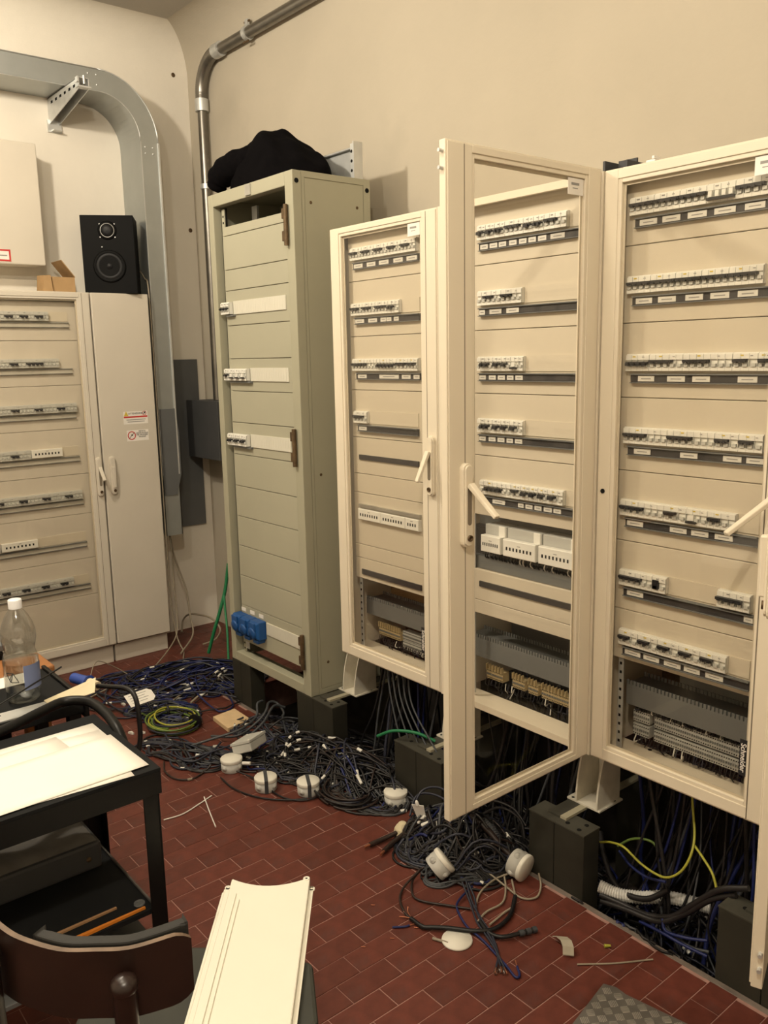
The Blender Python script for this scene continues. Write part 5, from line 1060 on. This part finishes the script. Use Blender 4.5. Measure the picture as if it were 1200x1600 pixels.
# ------------------------------------------------------------------ junction boxes and loose things
def jbox(M, label, strap=False, lid=True, open_=False, cap='junction_cap'):
    t = thing('junction_box', M.translation, label, 'junction box', 'round junction boxes'); W[t] = T(*M.translation)
    obj('box_shell', MB().lathe([(.0385,0),(.0400,.003),(.0400,.036),(.0385,.036)], 28), 'junction', t, M=M)
    if lid: obj('lid', MB().lathe([(.0415,.0362),(.0420,.040),(.0420,.046),(.0400,.049),(0,.0492)], 28), cap, t, M=M)
    for k in range(4):
        g = obj('cable_gland', MB().lathe([(.011,0),(.010,.003),(.006,.003),(.006,.005),(0,.005)], 14), 'junction', t, M=M @ RZ(20+90*k) @ T(.0397, 0, .019) @ RY(90))
    if strap: obj('strap', MB().box(-.0425, -.0065, .0494, .0425, .0065, .0502).box(-.0432, -.0065, 0, -.0424, .0065, .0502).box(.0424, -.0065, 0, .0432, .0065, .0502), 'c_grey', t, M=M @ RZ(-28))
    return t
t = jbox(T(-2.735, 1.462, .001), 'round grey junction box with plain top and white cable stub')
obj('stub', MB().tube([(-2.70,1.49,.03),(-2.675,1.51,.032)], .007, 8), 'c_white', t)
jbox(T(-2.520, 1.482, .001), 'round junction box strapped with grey tape, nearer the cart', True); jbox(T(-2.392, 1.582, .001), 'round junction box strapped with grey tape, nearer the dark coil', True)
jbox(T(-2.125, 1.770, .001), 'round junction box with cream lid beside the dark coil')
jbox(T(-1.705, 1.590, .046) @ RZ(-25) @ RX(-52) @ T(0, 0, -.025), 'tipped round junction box lying before the cable heap')
jbox(T(-1.545, 1.765, .046) @ RZ(8) @ RY(100) @ T(0, 0, -.025), 'tipped white junction box leaning against the plinth block')
cp = thing('clear_box', (-1.745, 1.685, .02), 'clear round plastic box showing connectors inside, on the cable heap', 'plastic box')
MCp = T(-1.752, 1.700, .075) @ RZ(35) @ RX(32)
obj('clear_shell', MB().lathe([(.030,0),(.034,.004),(.038,.034),(.041,.036),(.041,.040),(.037,.040),(.033,.006),(0,.005)], 26), 'bottle_pet', cp, M=MCp)
for x in (-.012, .0, .012): obj('connector', MB().box(x-.004, -.015, .006, x+.004, .012, .022), 'c_black', cp, M=MCp)
tag(obj('round_lid', MB().lathe([(.041,0),(.042,.002),(.041,.006),(0,.0068)], 30), 'junction_cap', M=T(-1.470, 1.430, .0008)), 'loose cream round lid lying on the tiles', 'lid')
rb_ = thing('junction_box', (-2.80, 1.59, .01), 'rectangular grey junction box lying tilted on the cables', 'junction box')
MRb = T(-2.765, 1.56, .068) @ RZ(124) @ RX(-18) @ RY(8)
obj('box_shell', MB().box(-.065, -.042, -.022, .065, .042, .012), 'junction', rb_, bev=.004, M=MRb); obj('lid', MB().cham(-.067, .012, -.044, .067, .022, .044, .001).xf(Matrix(((1,0,0,0),(0,0,1,0),(0,1,0,0),(0,0,0,1)))), 'junction', rb_, bev=.003, M=MRb)
for x, y in ((-.055,-.033),(.055,-.033),(-.055,.033),(.055,.033)): obj('lid_screw', MB().lathe([(.005,0),(.004,.002)], 8), 'junction_cap', rb_, M=MRb @ T(x, y, .022))
tag(obj('wood_offcut', MB().prism([(-3.185,1.625),(-3.035,1.615),(-3.056,1.735),(-3.20,1.740)], 2, .001, .020), 'pine', bev=.001), 'pale pine offcut lying by the grey-green cabinet', 'wood block')
tg = thing('paper_tag', (-3.375, 1.385, .11), 'white paper tag with handwriting lying on the blue tangle', 'tag')
MT = T(-3.375, 1.385, .118) @ RZ(98) @ RX(34)
obj('card', MB().prism([(-.065,-.033),(.045,-.033),(.062,-.018),(.062,.018),(.045,.033),(-.065,.033)], 2, 0, .0012), 'paper', tg, M=MT)
for k in range(4): obj('writing', MB().box(-.05, .020-.013*k, .0012, .035-.012*(k % 2), .0225-.013*k, .0015), 'print_grey', tg, M=MT)
gt = thing('glue_tube', (-1.895, 1.705, .05), 'white glue tube with nozzle standing in the cable heap', 'tube')
MG = T(-1.878, 1.690, .032) @ RZ(20) @ RX(12) @ RY(-10)
obj('tube_body', MB().add([(-.022,-.001,.105),(.022,-.001,.105),(.022,.001,.105),(-.022,.001,.105)]+[(.012*math.cos(a), .012*math.sin(a), 0) for a in np.linspace(math.pi, 3*math.pi, 12, endpoint=False)], [(0,1,2,3), tuple(range(15,3,-1)), (0,4,5,6,7,8,9,10,1), (1,10,2), (2,10,11,12,13,14,15,4,3), (3,4,0)]), 'white_plastic', gt, M=MG)
obj('nozzle', MB().lathe([(.006,.105),(.005,.118),(.003,.122),(0,.122)], 10), 'white_plastic', gt, M=MG)
tag(obj('plaster_lump', MB().lathe([(.020,0),(.030,.010),(.026,.028),(.012,.045),(0,.048)], 9, 0, (0,0,0), False), 'tape', M=T(-1.955, 1.655, .001) @ RZ(30)), 'cream plaster lump beside the brown cable stubs', 'lump')
ct_ = [(.0, .0), (.012, .012), (.030, .016), (.055, .010), (.075, -.001)]
b = MB(); n = len(ct_)
vs = [(x, s*.028, .004+z) for s in (-1, 1) for x, z in ct_]+[(x, s*.028, .0062+z) for s in (-1, 1) for x, z in ct_]
b.add(vs, [(i+1, i, n+i, n+i+1) for i in range(n-1)]+[(2*n+i, 2*n+i+1, 3*n+i+1, 3*n+i) for i in range(n-1)]+[(i, i+1, 2*n+i+1, 2*n+i) for i in range(n-1)]+[(n+i+1, n+i, 3*n+i, 3*n+i+1) for i in range(n-1)]+[(0, 2*n, 3*n, n), (n-1, 2*n-1, 4*n-1, 3*n-1)])
tag(obj('trunking_scrap', b, 'scrap_cream', M=T(-1.232, 1.598, .004) @ RZ(150) @ RX(14) @ Matrix.Diagonal((1.0,.55,1.3,1))), 'curved cream trunking scrap on the tiles', 'scrap')
tag(obj('wire_nut', MB().tube([(-1.196,1.705,.005),(-1.186,1.718,.005)], [.005,.003], 8), 'c_yellow'), 'tiny yellow wire connector on the tiles', 'connector')
for k, (x, y) in enumerate(((-1.585,1.378),(-1.565,1.392),(-1.62,1.22),(-1.595,1.30),(-1.74,1.35))): tag(obj('copper_scrap', MB().tube([(x,y,.002),(x+.005,y+.003,.0025),(x+.008,y+.008,.002)], .0013, 6), 'copper'), 'tiny copper wire scrap on the tiles', 'scrap', 'copper scraps')
for k, (x, y, a) in enumerate(((-3.30,1.30,20),(-3.27,1.335,60),(-3.62,1.40,10),(-3.50,1.62,80))): tag(obj('white_clip', MB().box(-.014, -.004, 0, .014, .004, .007).box(-.006, -.006, .007, .006, .006, .010), 'c_white', M=T(x, y, .001) @ RZ(a)), 'small white clip dropped near the cart corner', 'clip', 'small white clips')
